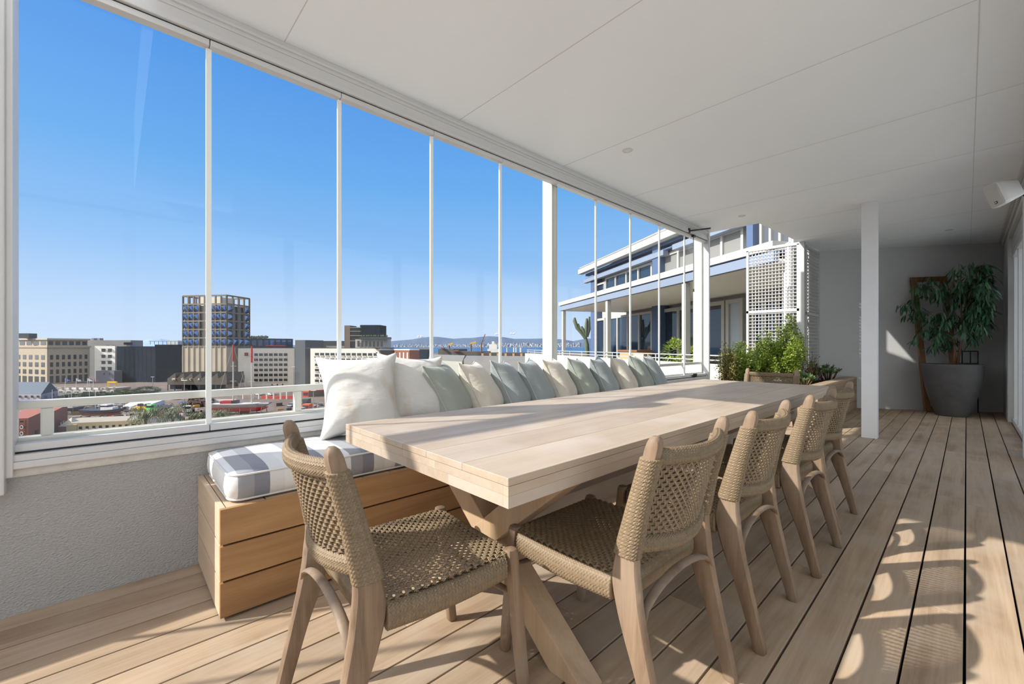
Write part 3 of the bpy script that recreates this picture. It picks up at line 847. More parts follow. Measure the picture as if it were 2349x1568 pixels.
def leafy(m, c, d, up, L, wd, fold=0.2, bend=0.3, nseg=3):
    """one folded leaf as a few quads"""
    d = Vector(d).normalized(); s = d.cross(Vector(up))
    if s.length < 1e-4: s = Vector((1, 0, 0))
    s.normalize(); n = s.cross(d).normalized()
    c = Vector(c); rows = []
    for i in range(nseg + 1):
        t = i / nseg; w_ = wd * .5 * max(0.04, math.sin(PI * (t * .92 + .04)) ** .8)
        p = c + d * (L * t) - n * (bend * L * t * t)
        rows.append((p - s * w_ + n * fold * w_, p, p + s * w_ + n * fold * w_))
    vs = [q for r in rows for q in r]; fs = []
    for i in range(nseg):
        a = i * 3
        fs += [(a, a + 1, a + 4, a + 3), (a + 1, a + 2, a + 5, a + 4)]
    m.add(vs, fs)

def leafmat(name, col, rough=.45, trans=.25, isl=.35, hue=None):
    m = bpy.data.materials.new(name); m.use_nodes = True
    t = m.node_tree; b = t.nodes['Principled BSDF']; nn = t.nodes.new; ln = t.links.new
    b.inputs['Roughness'].default_value = rough
    g = nn('ShaderNodeNewGeometry')
    r = nn('ShaderNodeValToRGB'); ln(g.outputs['Random Per Island'], r.inputs[0])
    r.color_ramp.elements[0].color = (*[c * (1 - isl) for c in col], 1); r.color_ramp.elements[1].color = (*(hue or [c * (1 + isl) for c in col]), 1)
    ln(r.outputs[0], b.inputs['Base Color'])
    if trans:
        tl = nn('ShaderNodeBsdfTranslucent'); mx = nn('ShaderNodeMixShader'); mx.inputs[0].default_value = trans
        sc_ = nn('ShaderNodeVectorMath'); sc_.operation = 'SCALE'; sc_.inputs['Scale'].default_value = 1.3; ln(r.outputs[0], sc_.inputs[0]); ln(sc_.outputs[0], tl.inputs[0])
        ln(b.outputs[0], mx.inputs[1]); ln(tl.outputs[0], mx.inputs[2]); ln(mx.outputs[0], t.nodes['Material Output'].inputs[0])
    return m
ML = leafmat('lime_leaf', (0.30, 0.45, 0.06), .4, .3, .45, (0.48, 0.60, 0.12))
MD = leafmat('jade_leaf', (0.10, 0.20, 0.06), .35, .2, .4, (0.20, 0.32, 0.12))
MR = leafmat('rusty_leaf', (0.16, 0.20, 0.05), .45, .25, .5, (0.36, 0.34, 0.10))
MSTEM = mat('brown_stem', (0.16, 0.08, 0.04), .7)
def shrub(x, y, z0, h, r, nst, nlf, lsz, lm, label, seed, up=0.75, name='leafy_shrub', cat='shrub', round_=1.0, spiky=0):
    t = thing(name, label, cat, (x, y, z0), group='plants in the planter box')
    rnd = random.Random(seed); st = MB(); lf = MB()
    for i in range(nst):
        a = rnd.uniform(0, 2 * PI); rr = r * math.sqrt(rnd.random()); hh = h * (1 - .45 * (rr / r) ** 2) * rnd.uniform(.72, 1.06)
        pts = []; p = Vector((x + rr * .45 * math.cos(a), y + rr * .45 * math.sin(a), z0)); 
        ns = 7; wob = rnd.uniform(0, 6)
        for k in range(ns + 1):
            f = k / ns
            pts.append(Vector((x + (rr * (.45 + .6 * f)) * math.cos(a) + .03 * math.sin(wob + f * 7), y + (rr * (.45 + .6 * f)) * math.sin(a) + .03 * math.cos(wob * 2 + f * 6), z0 + hh * f)))
        st.tube(pts, [.006 * (1 - .7 * k / ns) for k in range(ns + 1)], 5)
        for q in range(nlf // nst):
            f = rnd.uniform(.12, 1.0) ** .8; k = min(ns - 1, int(f * ns)); p = pts[k].lerp(pts[k + 1], f * ns - k)
            off = Vector((rnd.gauss(0, 1), rnd.gauss(0, 1), rnd.gauss(.1, .8))).normalized() * rnd.uniform(.008, .075 * (1.15 - .6 * f))
            d = (off.normalized() + Vector((0, 0, rnd.uniform(0, up)))).normalized()
            leafy(lf, p + off, d, (rnd.uniform(-1, 1), rnd.uniform(-1, 1), 1), lsz * rnd.uniform(.7, 1.25), lsz * .75 * rnd.uniform(.8, 1.1) * round_, .3, .2, 2)
    st.build('stem', MSTEM, t, smooth=True); lf.build('foliage', lm, t)
    return t
shrub(-2.47, 6.80, .48, .66, .17, 30, 1900, .028, MR, 'thin rusty-green shrub beside the window corner post', 1)
shrub(-2.40, 7.15, .48, .66, .22, 40, 4600, .032, ML, 'low bright green shrub left of the two tall ones', 2)
shrub(-2.16, 7.52, .48, .86, .20, 40, 5200, .032, ML, 'tall bright green shrub in front of the trellis left side', 3)
shrub(-1.90, 7.72, .48, 1.04, .21, 42, 6000, .032, ML, 'tallest bright green shrub in front of the trellis frame', 4)
shrub(-1.70, 7.95, .48, .62, .17, 14, 260, .022, MR, 'sparse dark twiggy shrub right of the tallest green shrub', 5)
# rosettes of fleshy leaves
def rosettes(x, y, z0, r, h, n, seed, label):
    t = thing('succulent_plant', label, 'plant', (x, y, z0), group='plants in the planter box')
    rnd = random.Random(seed); st = MB(); lf = MB()
    for i in range(n):
        a = rnd.uniform(0, 2 * PI); rr = r * math.sqrt(rnd.random()); hh = h * rnd.uniform(.45, 1.0) * (1 - .35 * rr / r)
        c = Vector((x + rr * math.cos(a), y + rr * math.sin(a), z0 + hh))
        st.tube([(x + .4 * rr * math.cos(a), y + .4 * rr * math.sin(a), z0), c], [.009, .006], 5)
        for k in range(15):
            b_ = rnd.uniform(0, 2 * PI); e = rnd.uniform(-.1, 1.2)
            d = Vector((math.cos(b_) * math.cos(e), math.sin(b_) * math.cos(e), math.sin(e)))
            leafy(lf, c - Vector((0, 0, .03 * rnd.random())), d, (0, 0, 1), rnd.uniform(.05, .08), rnd.uniform(.018, .026), .35, -.2, 3)
    st.build('stem', MSTEM, t, smooth=True); lf.build('foliage', MD, t)
rosettes(-1.72, 8.35, .48, .18, .34, 20, 11, 'dark green rosette plant right of the tall shrubs, below the trellis corner')
rosettes(-1.60, 8.80, .48, .18, .30, 18, 12, 'dark green rosette plant at the end of the planter by the back wall')
rosettes(-1.66, 7.55, .48, .15, .22, 12, 13, 'low dark rosette plant behind the far dining chair')

MT = mat('trellis_paint', (0.50, 0.50, 0.49), .5)
def lattice(name, p0, p1, zt, zm, zb, label, nx, dz=0.057):
    """trellis panel between two plan points with posts and mid rail"""
    p0 = Vector((p0[0], p0[1], 0)); p1 = Vector((p1[0], p1[1], 0)); d = (p1 - p0); Ln = d.length; d.normalize()
    nrm = Vector((-d.y, d.x, 0)); c = (p0 + p1) / 2
    t = thing(name, label, 'trellis', (c.x, c.y, zb))
    fr = MB(); u = lambda s, z: p0 + d * s + Vector((0, 0, z))
    for z, h in ((zt, .045), (zm, .05), (zb, .045)): fr.bar(u(0, z), u(Ln, z), .04, h)
    fr.bar(u(.02, zb), u(.02, zt), .04, .04, nrm); fr.bar(u(Ln - .02, zb), u(Ln - .02, zt), .04, .04, nrm)
    fr.build('frame', MT, t, bevel=.004)
    for za, zc in ((zb, zm), (zm, zt)):
        m = MB()
        for i in range(1, nx): s = .04 + (Ln - .08) * i / nx; m.bar(u(s, za) + nrm * .006, u(s, zc) + nrm * .006, .011, .011, nrm)
        k = za + dz
        while k < zc - .02: m.bar(u(.02, k) - nrm * .006, u(Ln - .02, k) - nrm * .006, .011, .011); k += dz
        m.build('lattice', MT, t)
    return t
lattice('garden_trellis', (-2.66, 8.17), (-1.86, 8.17), 2.76, 1.68, .50, 'white square-grid trellis facing the camera behind the tall shrubs', 14)
lattice('garden_trellis', (-1.80, 8.22), (-1.80, wall_y(-1.8) - .03), 2.72, 1.62, .50, 'white square-grid trellis seen edge-on beside the grey back wall', 15)
b = MB(); b.box(-1.86, -1.79, 8.13, 8.21, .45, ZC); tag(b.build('trellis_post', MT, bevel=.004), 'white corner post between the two trellis panels', 'post')
# weathered white boards behind the side trellis
b = MB()
for i in range(11):  # uppermost boards added to block a sunbeam on the back wall
    z0 = .45 + i * .26; b.box(-1.99, -1.96, 8.22, 8.98, z0, z0 + .25)
tag(b.build('privacy_screen', MT, bevel=.003), 'white slatted screen standing behind the edge-on trellis', 'screen')

# ================================================================== POTTED TREE
pt = thing('potted_tree', 'tall drooping long-leaved tree in a big tapered grey pot', 'potted plant', (-0.155, 9.55, 0))
b = MB()
prof = [(0.0, .0), (.185, .0), (.192, .012), (.20, .05), (.255, .22), (.305, .42), (.335, .60), (.349, .78), (.352, .80), (.348, .806), (.335, .806), (.330, .79), (.322, .70), (.0, .70)]
b.lathe(prof, (-.155, 9.55, 0), 64)
pot = b.build('pot', mat('charcoal_fibrestone', (0.088, 0.085, 0.088), .6, var=.25, vscale=7, bump=.15, bscale=200), pt, smooth='auto', angle=50)
MB().lathe([(0, .715), (.32, .705)], (-.155, 9.55, 0), 32).build('soil', mat('dark_soil', (.03, .022, .017), .95, bump=.8, bscale=60), pt)
rnd = random.Random(77)
br = MB(); lf = MB(); base = Vector((-.155, 9.55, .70))
trk = [base + Vector((.01, 0, 0)), base + Vector((.03, .0, .3)), base + Vector((.0, .02, .7)), base + Vector((-.02, .0, 1.1)), base + Vector((.03, .0, 1.5))]
br.tube(trk, [.022, .018, .016, .012, .006], 8)
trk2 = [base + Vector((.05, .02, 0)), base + Vector((.10, .0, .5)), base + Vector((.14, .0, 1.0)), base + Vector((.22, -.02, 1.45))]
br.tube(trk2, [.018, .015, .011, .006], 8)
def wpt(px, py, y):   # point on plane y=const along a bearing, at picture height
    u = px - 1174.5; dx = -711.7 + .6827 * u; dy = 664.9 + .7307 * u
    k = y / dy; return Vector((dx * k, y, EYE + (794 - py) * k))
tips = [(2078, 730), (2062, 705), (2098, 665), (2125, 640), (2150, 690), (2120, 760), (2095, 790), (2145, 780), (2170, 750), (2190, 700), (2185, 620), (2200, 612),
        (2225, 640), (2215, 690), (2240, 720), (2260, 615), (2280, 640), (2300, 612), (2318, 650), (2295, 690), (2270, 670), (2310, 700), (2285, 735), (2250, 760),
        (2235, 790), (2205, 740), (2180, 800), (2310, 745), (2260, 700), (2245, 660), (2150, 730), (2105, 720), (2275, 775), (2215, 770), (2135, 805), (2322, 680),
        (2298, 655), (2230, 610), (2160, 655), (2090, 695), (2208, 655), (2320, 720), (2265, 640), (2290, 710)]
for (px, py) in tips:
    yy = 9.55 + rnd.uniform(-.42, .22)
    tip = wpt(px + rnd.uniform(-6, 6), py - 8, yy)
    if tip.x > .25: tip.x = .25 - rnd.random() * .06
    src = (trk if tip.x < -.12 else trk2)
    s0 = src[min(len(src) - 1, 1 + int(rnd.random() * 3))].lerp(src[-2], rnd.random() * .4)
    if s0.z > tip.z: s0 = src[1].lerp(src[2], rnd.random())
    mid = s0.lerp(tip, .55) + Vector((0, 0, .07 + .08 * rnd.random()))
    pts = [s0, s0.lerp(mid, .5) + Vector((0, 0, .02)), mid, mid.lerp(tip, .6) + Vector((0, 0, .03)), tip]
    br.tube(pts, [.006, .005, .004, .003, .0018], 5)
    for q in range(34):
        f = rnd.uniform(.38, 1.0); k = min(3, int(f * 4)); p = pts[k].lerp(pts[k + 1], f * 4 - k)
        a = rnd.uniform(0, 2 * PI)
        p = p + Vector((math.cos(a), math.sin(a), 0)) * rnd.uniform(0, .07) + Vector((0, 0, rnd.uniform(-.05, .02)))
        d = Vector((math.cos(a) * rnd.uniform(.1, .9), math.sin(a) * rnd.uniform(.1, .9), -rnd.uniform(.35, 1.3)))
        leafy(lf, p, d, (math.cos(a), math.sin(a), .6), rnd.uniform(.10, .175), rnd.uniform(.022, .032), .25, rnd.uniform(-.1, .25), 4)
br.build('branch', mat('fig_bark', (0.14, 0.075, 0.04), .7), pt, smooth=True)
lf.build('foliage', leafmat('fig_leaf', (0.035, 0.095, 0.05), .36, .12, .6, (0.07, 0.19, 0.09)), pt)
# leaning timber frame behind the pot
def wallpt(x, off, z): return Vector((x, wall_y(x), 0)) - nb * off + Vector((0, 0, z))
fm = thing('timber_frame', 'tall brown timber frame leaning on the grey wall behind the pot', 'wooden frame', (-.45, 9.75, 0))
MW = wood('brown_timber', (0.23, 0.115, 0.05), (0.13, 0.06, 0.025), 'Z', 1.2, .5, .2, .08)
dirw = Vector((.839, .5442, 0))
A0 = wallpt(-.60, .30, .02); A1 = wallpt(-.645, .05, 2.24); B0 = A0 + dirw * .42; B1 = A1 + dirw * .42
b = MB(); b.bar(A0, A1, .075, .055, nb); b.build('rail', MW, fm, bevel=.004)
b = MB(); b.bar(B0, B1, .075, .055, nb); b.build('rail', MW, fm, bevel=.004)
b = MB(); b.bar(A1 - dirw * .037 + Vector((0, 0, -.03)), B1 + dirw * .037 + Vector((0, 0, -.03)), .055, .075); b.build('rail', MW, fm, bevel=.004)
b = MB(); b.bar(A0 + Vector((0, 0, .04)), B0 + Vector((0, 0, .04)), .05, .09); b.build('rail', MW, fm, bevel=.004)
# dark metal rack behind the pot
rk = MB(); rx = wallpt(.0, .14, 0)
for s in (-.26, -.15, -.04, .06):
    rk.tube([rx + dirw * s, rx + dirw * s + Vector((0, 0, 1.0))], .008, 6)
for z in (.2, .5, .8, 1.0):
    rk.tube([rx + dirw * -.26 + Vector((0, 0, z)), rx + dirw * .06 + Vector((0, 0, z))], .007, 6)
tag(rk.build('metal_rack', M['black']), 'black metal rack standing behind the grey pot', 'rack')
# ================================================================== NEIGHBOURING PENTHOUSE
KS = 1.4
def NB(s, w, z):
    """s along the facade (to the left/away), w behind the railing line, z height"""
    return Vector(((-2.98 - .8726 * s + .4885 * w) * KS, (7.06 + .4885 * s + .8726 * w) * KS, EYE + (z - EYE) * KS))
def s_at(px, w):
    k = (px - 1174.5) / FPX
    P0 = Vector((-2.98 + .4885 * w, 7.06 + .8726 * w, 0)); G = Vector((-.8726, .4885, 0))
    return (RT.dot(P0) - k * FW.dot(P0)) / (k * FW.dot(G) - RT.dot(G))
def nbox(m, s0, s1, w0, w1, z0, z1):
    p = [NB(s0, w0, z0), NB(s1, w0, z0), NB(s1, w1, z0), NB(s0, w1, z0), NB(s0, w0, z1), NB(s1, w0, z1), NB(s1, w1, z1), NB(s0, w1, z1)]
    return m.add(p, [(0, 1, 2, 3), (7, 6, 5, 4), (4, 5, 1, 0), (5, 6, 2, 1), (6, 7, 3, 2), (7, 4, 0, 3)])
WB = mat('white_render', (0.47, 0.465, 0.44), .7, var=.04, vscale=1)
BL = mat('blue_paint', (0.085, 0.13, 0.24), .5, var=.05)
BLL = mat('pale_blue_paint', (0.22, 0.27, 0.36), .5)
GB = mat('roller_blind', (0.22, 0.225, 0.215), .8)
DG = darkglass('tinted_glass', (0.02, 0.035, 0.06), .04)
nb_ = thing('penthouse', 'white and blue penthouse with dark glass doors and a deep terrace canopy', 'building', NB(4, 2.2, -25))
WF = 2.2; SL = s_at(1354, WF)
b = MB(); nbox(b, -2.4, SL, WF + .12, WF + 7, -24, 3.9); b.build('wall', WB, nb_)
b = MB()
p = [NB(-3, 1.75, 3.86), NB(SL + .15, 1.75, 3.86), NB(SL + .15, 1.75, 4.08), NB(-3, 1.75, 4.08)]
nbox(b, -3, SL + .15, 1.75, 1.95, 3.88, 4.06); nbox(b, -3, SL + .12, 1.80, 2.1, 4.06, 4.14)
b.build('fascia', WB, nb_, bevel=.01)
b = MB()
e0, e1, r0, r1 = NB(-3, 1.8, 4.12), NB(SL + .12, 1.8, 4.12), NB(-3, 7, 6.62), NB(SL + .12, 7, 6.62)
dn = Vector((0, 0, -.14))
b.add([e0, e1, r1, r0, e0 + dn, e1 + dn, r1 + dn, r0 + dn], [(3, 2, 1, 0), (4, 5, 6, 7), (0, 1, 5, 4), (1, 2, 6, 5), (2, 3, 7, 6), (3, 0, 4, 7)])
nbox(b, SL - .05, SL + .0, 2.2, 9, 3.9, 3.92)
b.build('roof', mat('pale_roof', (0.36, 0.36, 0.34), .7, var=.05), nb_)
b = MB(); g0, g1, g2 = NB(SL - .1, 2.2, 3.86), NB(SL - .1, 6.9, 3.86), NB(SL - .1, 6.9, 6.5)
b.add([g0, g1, g2], [(0, 1, 2)]); b.build('gable', WB, nb_)
b = MB(); nbox(b, -3, SL, 2.0, 2.15, 3.80, 3.88); nbox(b, -3, SL, 1.98, 2.1, 3.66, 3.70); b.build('blue_trim', BL, nb_)  # dark blue stripes of the sub-fascia
b = MB(); nbox(b, 3.9 + .1, SL, 1.92, 2.08, 3.52, 3.66); nbox(b, -3, 3.6, 1.92, 2.08, 3.56, 3.70); b.build('awning_box', BLL, nb_, bevel=.01)
# canopy over the terrace
CS1 = 6.65
b = MB(); nbox(b, -1.45, CS1, .05, WF + .1, 2.20, 2.24); b.build('soffit', mat('soffit_cream', (0.88, 0.86, 0.80), .8), nb_)
b = MB(); nbox(b, -1.45, CS1 + .03, -.03, .06, 2.20, 2.335); nbox(b, CS1 - .03, CS1 + .04, .0, WF, 2.20, 2.335); b.build('canopy_edge', BLL, nb_)
b = MB(); nbox(b, -1.45, CS1 + .02, .0, WF, 2.335, 2.36); b.build('canopy_joint', BL, nb_)
b = MB(); nbox(b, -1.45, CS1 + .04, -.05, WF, 2.36, 2.47); b.build('canopy_top', WB, nb_)
for px in (1290, 1391, 1568):
    s = s_at(px, .0); b = MB(); nbox(b, s - .055, s + .055, .0, .10, -.2, 2.19); b.build('canopy_post', WB, nb_, bevel=.01)
# blue columns through both floors
def ncol(pa, pb, w0, z0, z1, m=BL):
    b = MB(); nbox(b, s_at(pb, w0), s_at(pa, w0), w0, w0 + .3, z0, z1); b.build('column', m, nb_)
ncol(1355, 1363, 2.0, -.3, 3.6); ncol(1495, 1511, 1.95, -.3, 2.2); ncol(1496, 1510, 1.95, 2.4, 3.9); ncol(1712, 1727, 1.8, 2.3, 5.2)
# windows: upper band and lower doors
def nwin(pa, pb, w0, z0, z1, panes, glassm, frame=.05, nm='window', top=0.0):
    s1, s0 = s_at(pa, w0), s_at(pb, w0)
    f = MB(); t_ = frame
    nbox(f, s0, s1, w0, w0 + .08, z0, z0 + t_); nbox(f, s0, s1, w0, w0 + .08, z1 - t_, z1)
    for i in range(panes + 1):
        s = s0 + (s1 - s0) * i / panes; nbox(f, s - t_ / 2, s + t_ / 2, w0 - .005, w0 + .075, z0, z1)
    fo = f.build(nm, WB, nb_)
    g = MB(); nbox(g, s0, s1, w0 + .04, w0 + .07, z0, z1); g.build('pane', glassm, fo)
nwin(1389, 1494, 2.12, 2.5, 3.52, 4, DG, .07)
nwin(1511, 1606, 2.12, 2.5, 3.60, 2, GB, .07)
nwin(1613, 1702, 2.12, 2.5, 3.62, 2, GB, .07)
nwin(1366, 1386, 2.12, 2.5, 3.4, 1, DG, .07)
nwin(1364, 1386, 2.12, -.2, 2.1, 1, DG, .08, 'glass_door')
nwin(1394, 1494, 2.12, -.2, 2.1, 4, DG, .07, 'glass_door')
nwin(1515, 1601, 2.12, -.0, 2.1, 2, DG, .09, 'glass_door')
nwin(1608, 1658, 2.12, .0, 2.1, 1, DG, .09, 'glass_door')
nwin(1668, 1700, 2.12, .0, 2.1, 1, mat('pale_shutter', (.45, .5, .55), .6), .09, 'glass_door')
nwin(1745, 1812, 1.9, 2.9, 4.6, 3, mat('louvre_glass', (.10, .11, .13), .3), .05, 'louvre_window')
nwin(1728, 1840, 2.12, .3, 2.0, 4, DG, .06, 'glass_door')
b = MB(); nbox(b, -2.2, .9, 1.95, 2.3, 2.47, 6.0); b.build('side_wall', WB, nb_)
# terrace slab, parapet and thin rail
b = MB(); nbox(b, -.6, SL + 1, -.05, WF + .3, -24, -.22); nbox(b, -.6, SL + 1.2, -.10, .06, -.3, .80)
tag(b.build('terrace_parapet', mat('cream_render', (0.62, 0.60, 0.50), .7, var=.03)), 'cream parapet wall and slab of the neighbouring terrace', 'wall')
tr_ = thing('terrace_railing', 'thin white two-bar railing on the cream terrace parapet', 'railing', NB(3, 0, .8))
b = MB()
for z in (.935, .86): b.tube([NB(-.5, -.02, z), NB(SL + 1.2, -.02, z)], .014, 6)
b.build('bars', WB, tr_)
for i in range(13):
    s = -.5 + i * .9; b = MB(); b.tube([NB(s, -.02, .78), NB(s, -.02, .94)], .016, 6); b.build('post', WB, tr_)
# candelabra cactus on the terrace
def on_n(px, w): return NB(s_at(px, w), w, 0)
cp = on_n(1338, 1.0)
ct = thing('candelabra_cactus', 'tall branching cactus on the terrace before the penthouse corner', 'cactus', (cp.x, cp.y, zat(815, (FW.dot(cp)))))
b = MB(); dC = FW.dot(cp)
def cpx(px, py): q = at(px, dC); return Vector((q.x, q.y, zat(py, dC)))
for pts, r in (([(1347, 816), (1346, 790), (1343, 772)], .11), ([(1343, 775), (1336, 765), (1324, 752), (1318, 735), (1318, 728)], .085), ([(1343, 772), (1338, 758), (1334, 748)], .08),
               ([(1344, 772), (1345, 750), (1346, 730)], .09), ([(1346, 772), (1351, 755), (1352, 726)], .08), ([(1330, 760), (1327, 748), (1326, 742)], .07)):
    P_ = [cpx(*q) for q in pts]; b.tube(P_, [r] * (len(P_) - 1) + [r * .55], 10)
b.build('stem', mat('cactus_green', (0.10, 0.13, 0.07), .6, var=.2, vscale=8), ct, smooth='auto')
cq = on_n(1444, 1.6); t = thing('sideboard', 'pale wooden sideboard on the neighbouring terrace', 'cabinet', NB(s_at(1455, 1.5), 1.5, -.2))
b = MB(); nbox(b, s_at(1479, 1.5), s_at(1436, 1.5), 1.3, 1.7, -.2, .93); b.build('body', mat('sideboard_wood', (.55, .36, .18), .6), t)
b = MB(); nbox(b, s_at(1478, 1.28), s_at(1456, 1.28), 1.26, 1.3, .2, .88); b.build('drawer_front', WB, t)
b = MB(); nbox(b, s_at(1480, 1.5), s_at(1434, 1.5), 1.25, 1.72, .93, .98); b.build('counter', mat('sideboard_top', (.25, .12, .06), .5), t)
for px, h, lb in ((1547, .5, 'round green bush in a tub on the terrace behind the glass'), (1588, .25, 'low green bush on the terrace beside the corner post')):
    q = on_n(px, .6)
    rnd = random.Random(int(px)); t = thing('terrace_bush', lb, 'shrub', (q.x, q.y, .3)); lf = MB()
    for i in range(500):
        v = Vector((rnd.gauss(0, 1), rnd.gauss(0, 1), rnd.gauss(0, 1))).normalized() * rnd.uniform(.2, 1) ** .4
        c = Vector((q.x, q.y, .80 + h * .15)) + Vector((v.x * .33, v.y * .33, v.z * h * .8)); leafy(lf, c, v, (0, 0, 1), .09, .05, .2, .2, 2)
    lf.build('foliage', ML, t)
    MB().tube([(q.x, q.y, -.2), (q.x, q.y, .8)], .03, 6).build('stem', MSTEM, t)

# ================================================================== CITY
G = EYE - 25.08
HZ = 0.0
def cm(name, col, rough=.8, var=.06, vs=.3, **k): return mat(name, col, rough, var=var, vscale=vs, **k)
WD = darkglass('window_dark', (0.025, 0.028, 0.035), .15)
WBLU = mat('window_sky', (0.10, 0.19, 0.42), .10, 0.85, 1.0)
CITY = {}
def plan(pxl, dl, pxn, dn, pxr=None, depth=14):
    A = at(pxl, dl); B = at(pxn, dn); d = (B - A).normalized(); p = Vector((-d.y, d.x, 0))
    if p.dot(FW) < 0: p = -p
    if pxr is not None:
        k = (pxr - 1174.5) / FPX
        depth = (k * FW.dot(B) - RT.dot(B)) / (RT.dot(p) - k * FW.dot(p))
        if depth < 1 or depth > 120: depth = 20
    return A, B, B + p * depth, A + p * depth
def block(pl, zt, zb=None):
    m = MB(); m.prism([(q.x, q.y) for q in pl], G if zb is None else zb, zt); return m
def openings(par, P, Q, z0, z1, cols, rows, fw, fh, mat_, u0=0.0, u1=1.0, name='window', sill=None, proud=.12, hood=None, skip=()):
    d = Q - P; L_ = d.length; dd = d.normalized(); n = Vector((dd.y, -dd.x, 0))
    if n.dot(FW) > 0 and abs(n.dot(FW)) > .3: n = -n
    if n.dot(-P.normalized()) < 0: n = -n
    for r in range(rows):
        for c in range(cols):
            if (c, r) in skip: continue
            uc = u0 + (u1 - u0) * (c + .5) / cols; w = L_ * (u1 - u0) / cols * fw; zc = z0 + (z1 - z0) * (r + .5) / rows; h = (z1 - z0) / rows * fh
            a = P + dd * (uc * L_ - w / 2) + n * proud * .5; e = P + dd * (uc * L_ + w / 2) + n * proud * .5
            m = MB(); m.bar(Vector((a.x, a.y, zc)), Vector((e.x, e.y, zc)), proud, h)
            o = m.build(name, mat_, par)
            if sill:
                m = MB(); s_ = n * .35; m.bar(Vector((a.x, a.y, zc - h / 2 + h * .08)) + s_ * .5, Vector((e.x, e.y, zc - h / 2 + h * .08)) + s_ * .5, .5, h * .22); m.build('sill', sill, o)
            if hood:
                m = MB(); s_ = n * .5; m.bar(Vector((a.x, a.y, zc + h / 2)) + s_, Vector((e.x, e.y, zc + h / 2)) + s_, 1.1, h * .10); m.build('hood', hood, o)
def bld(name, label, pl, ytop, mt, dref, zb=None, cat='building'):
    c = (pl[0] + pl[2]) / 2
    t = thing(name, label, cat, (c.x, c.y, G)); z = zat(ytop, dref)
    block(pl, z, zb).build('wall', mt, t); t['zt'] = z; del t['zt']
    return t, z
# ground, quay and sea
g = MB(); pts = [at(-2600, 60), at(-2600, 900), at(-400, 900), at(900, 1100), at(1000, 900), at(1900, 900), at(1900, 30), at(2400, 8), at(900, -40), at(-2000, -40)]
pts = [(-900, -400), (-1400, 900), (-1000, 1300), (-420, 1250), (-330, 820), (-330, 620), (-160, 560), (300, 620), (300, -400)]
g.prism(pts, G - 2, G)
tag(g.build('yard_ground', mat('yard_earth', (0.15, 0.108, 0.085), .95, var=.35, vscale=.06, bump=.2, bscale=.5)), 'brown earth and asphalt of the boatyard quarter', 'ground', kind='structure')
MB().box(-40000, 40000, -2000, 45000, G - 3.5, G - 2.4).build('sea', mat('sea_water', (0.025, 0.085, 0.19), .4, var=.15, vscale=.002, bump=.3, bscale=.05, bdist=.5), kind='structure')
rd = cm('asphalt', (0.08, 0.078, 0.078), .9, .15, .2)
b = MB(); q = [at(420, 232), at(760, 232), at(760, 245), at(420, 247)]; b.prism([(v.x, v.y) for v in q], G, G + .06)
q = [at(100, 214), at(420, 228), at(420, 243), at(100, 228)]; b.prism([(v.x, v.y) for v in q], G, G + .06)
q = [at(-50, 118), at(420, 145), at(420, 153), at(-50, 124)]; b.prism([(v.x, v.y) for v in q], G, G + .07)
b.build('road', rd, kind='structure')
# mountains, with distance haze put into their slope colour
def ridge(name, prof, d, back, col, label):
    m = MB(); rows = []
    for (px, py) in prof:
        f = at(px, d * .93); t_ = at(px, d); k = at(px, back); z = zat(py, d)
        fz = G - 3
        rows.append([(f.x, f.y, fz), tuple((Vector((f.x, f.y, fz)) * .45 + Vector((t_.x, t_.y, z)) * .55) + Vector((0, 0, (z - fz) * .12))), (t_.x, t_.y, z), (k.x, k.y, fz)])
    m.loft(rows, caps=True, closed=True)
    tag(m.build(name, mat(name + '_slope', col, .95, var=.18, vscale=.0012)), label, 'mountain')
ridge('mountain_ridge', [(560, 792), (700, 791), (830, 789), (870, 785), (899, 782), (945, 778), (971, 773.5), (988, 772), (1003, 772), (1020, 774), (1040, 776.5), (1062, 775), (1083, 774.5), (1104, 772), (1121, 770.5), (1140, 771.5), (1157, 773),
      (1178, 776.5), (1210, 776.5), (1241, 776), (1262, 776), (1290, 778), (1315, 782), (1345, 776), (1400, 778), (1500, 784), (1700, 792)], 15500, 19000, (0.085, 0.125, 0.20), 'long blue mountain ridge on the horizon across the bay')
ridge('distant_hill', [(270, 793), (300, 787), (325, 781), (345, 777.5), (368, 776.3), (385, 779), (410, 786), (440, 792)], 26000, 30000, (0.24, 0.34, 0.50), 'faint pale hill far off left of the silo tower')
rnd = random.Random(9); b = MB()
for i in range(900):
    px = rnd.uniform(905, 1330); d = rnd.uniform(12500, 14300); q = at(px, d); w = rnd.uniform(8, 40); h = rnd.choice((5, 8, 10, 14, 24)) * rnd.uniform(.6, 1.1)
    z0 = G - 2.5 + max(0, d - 12700) * .055 * (1.6 if px > 1120 else 1); b.box(q.x - w, q.x + w, q.y - w * .5, q.y + w * .5, G - 3, z0 + h)
tag(b.build('far_town', cm('far_town_haze', (0.22, 0.25, 0.30), .8, 0, 1, island=.35)), 'band of tiny white houses along the far shore of the bay', 'town', kind='stuff')  # haze over the bay put into the houses' blue-grey colour
b = MB(); 
for i in range(40):
    px = 880 + i * 12; q = at(px, 12300); q2 = at(px + 12.5, 12300); b.bar(q + Vector((0, 0, G - 1)), q2 + Vector((0, 0, G - 1)), 200, 10)
tag(b.build('beach', cm('beach_sand', (0.33, 0.34, 0.35), .9, 0, 1)), 'thin pale beach line at the foot of the far town', 'beach')

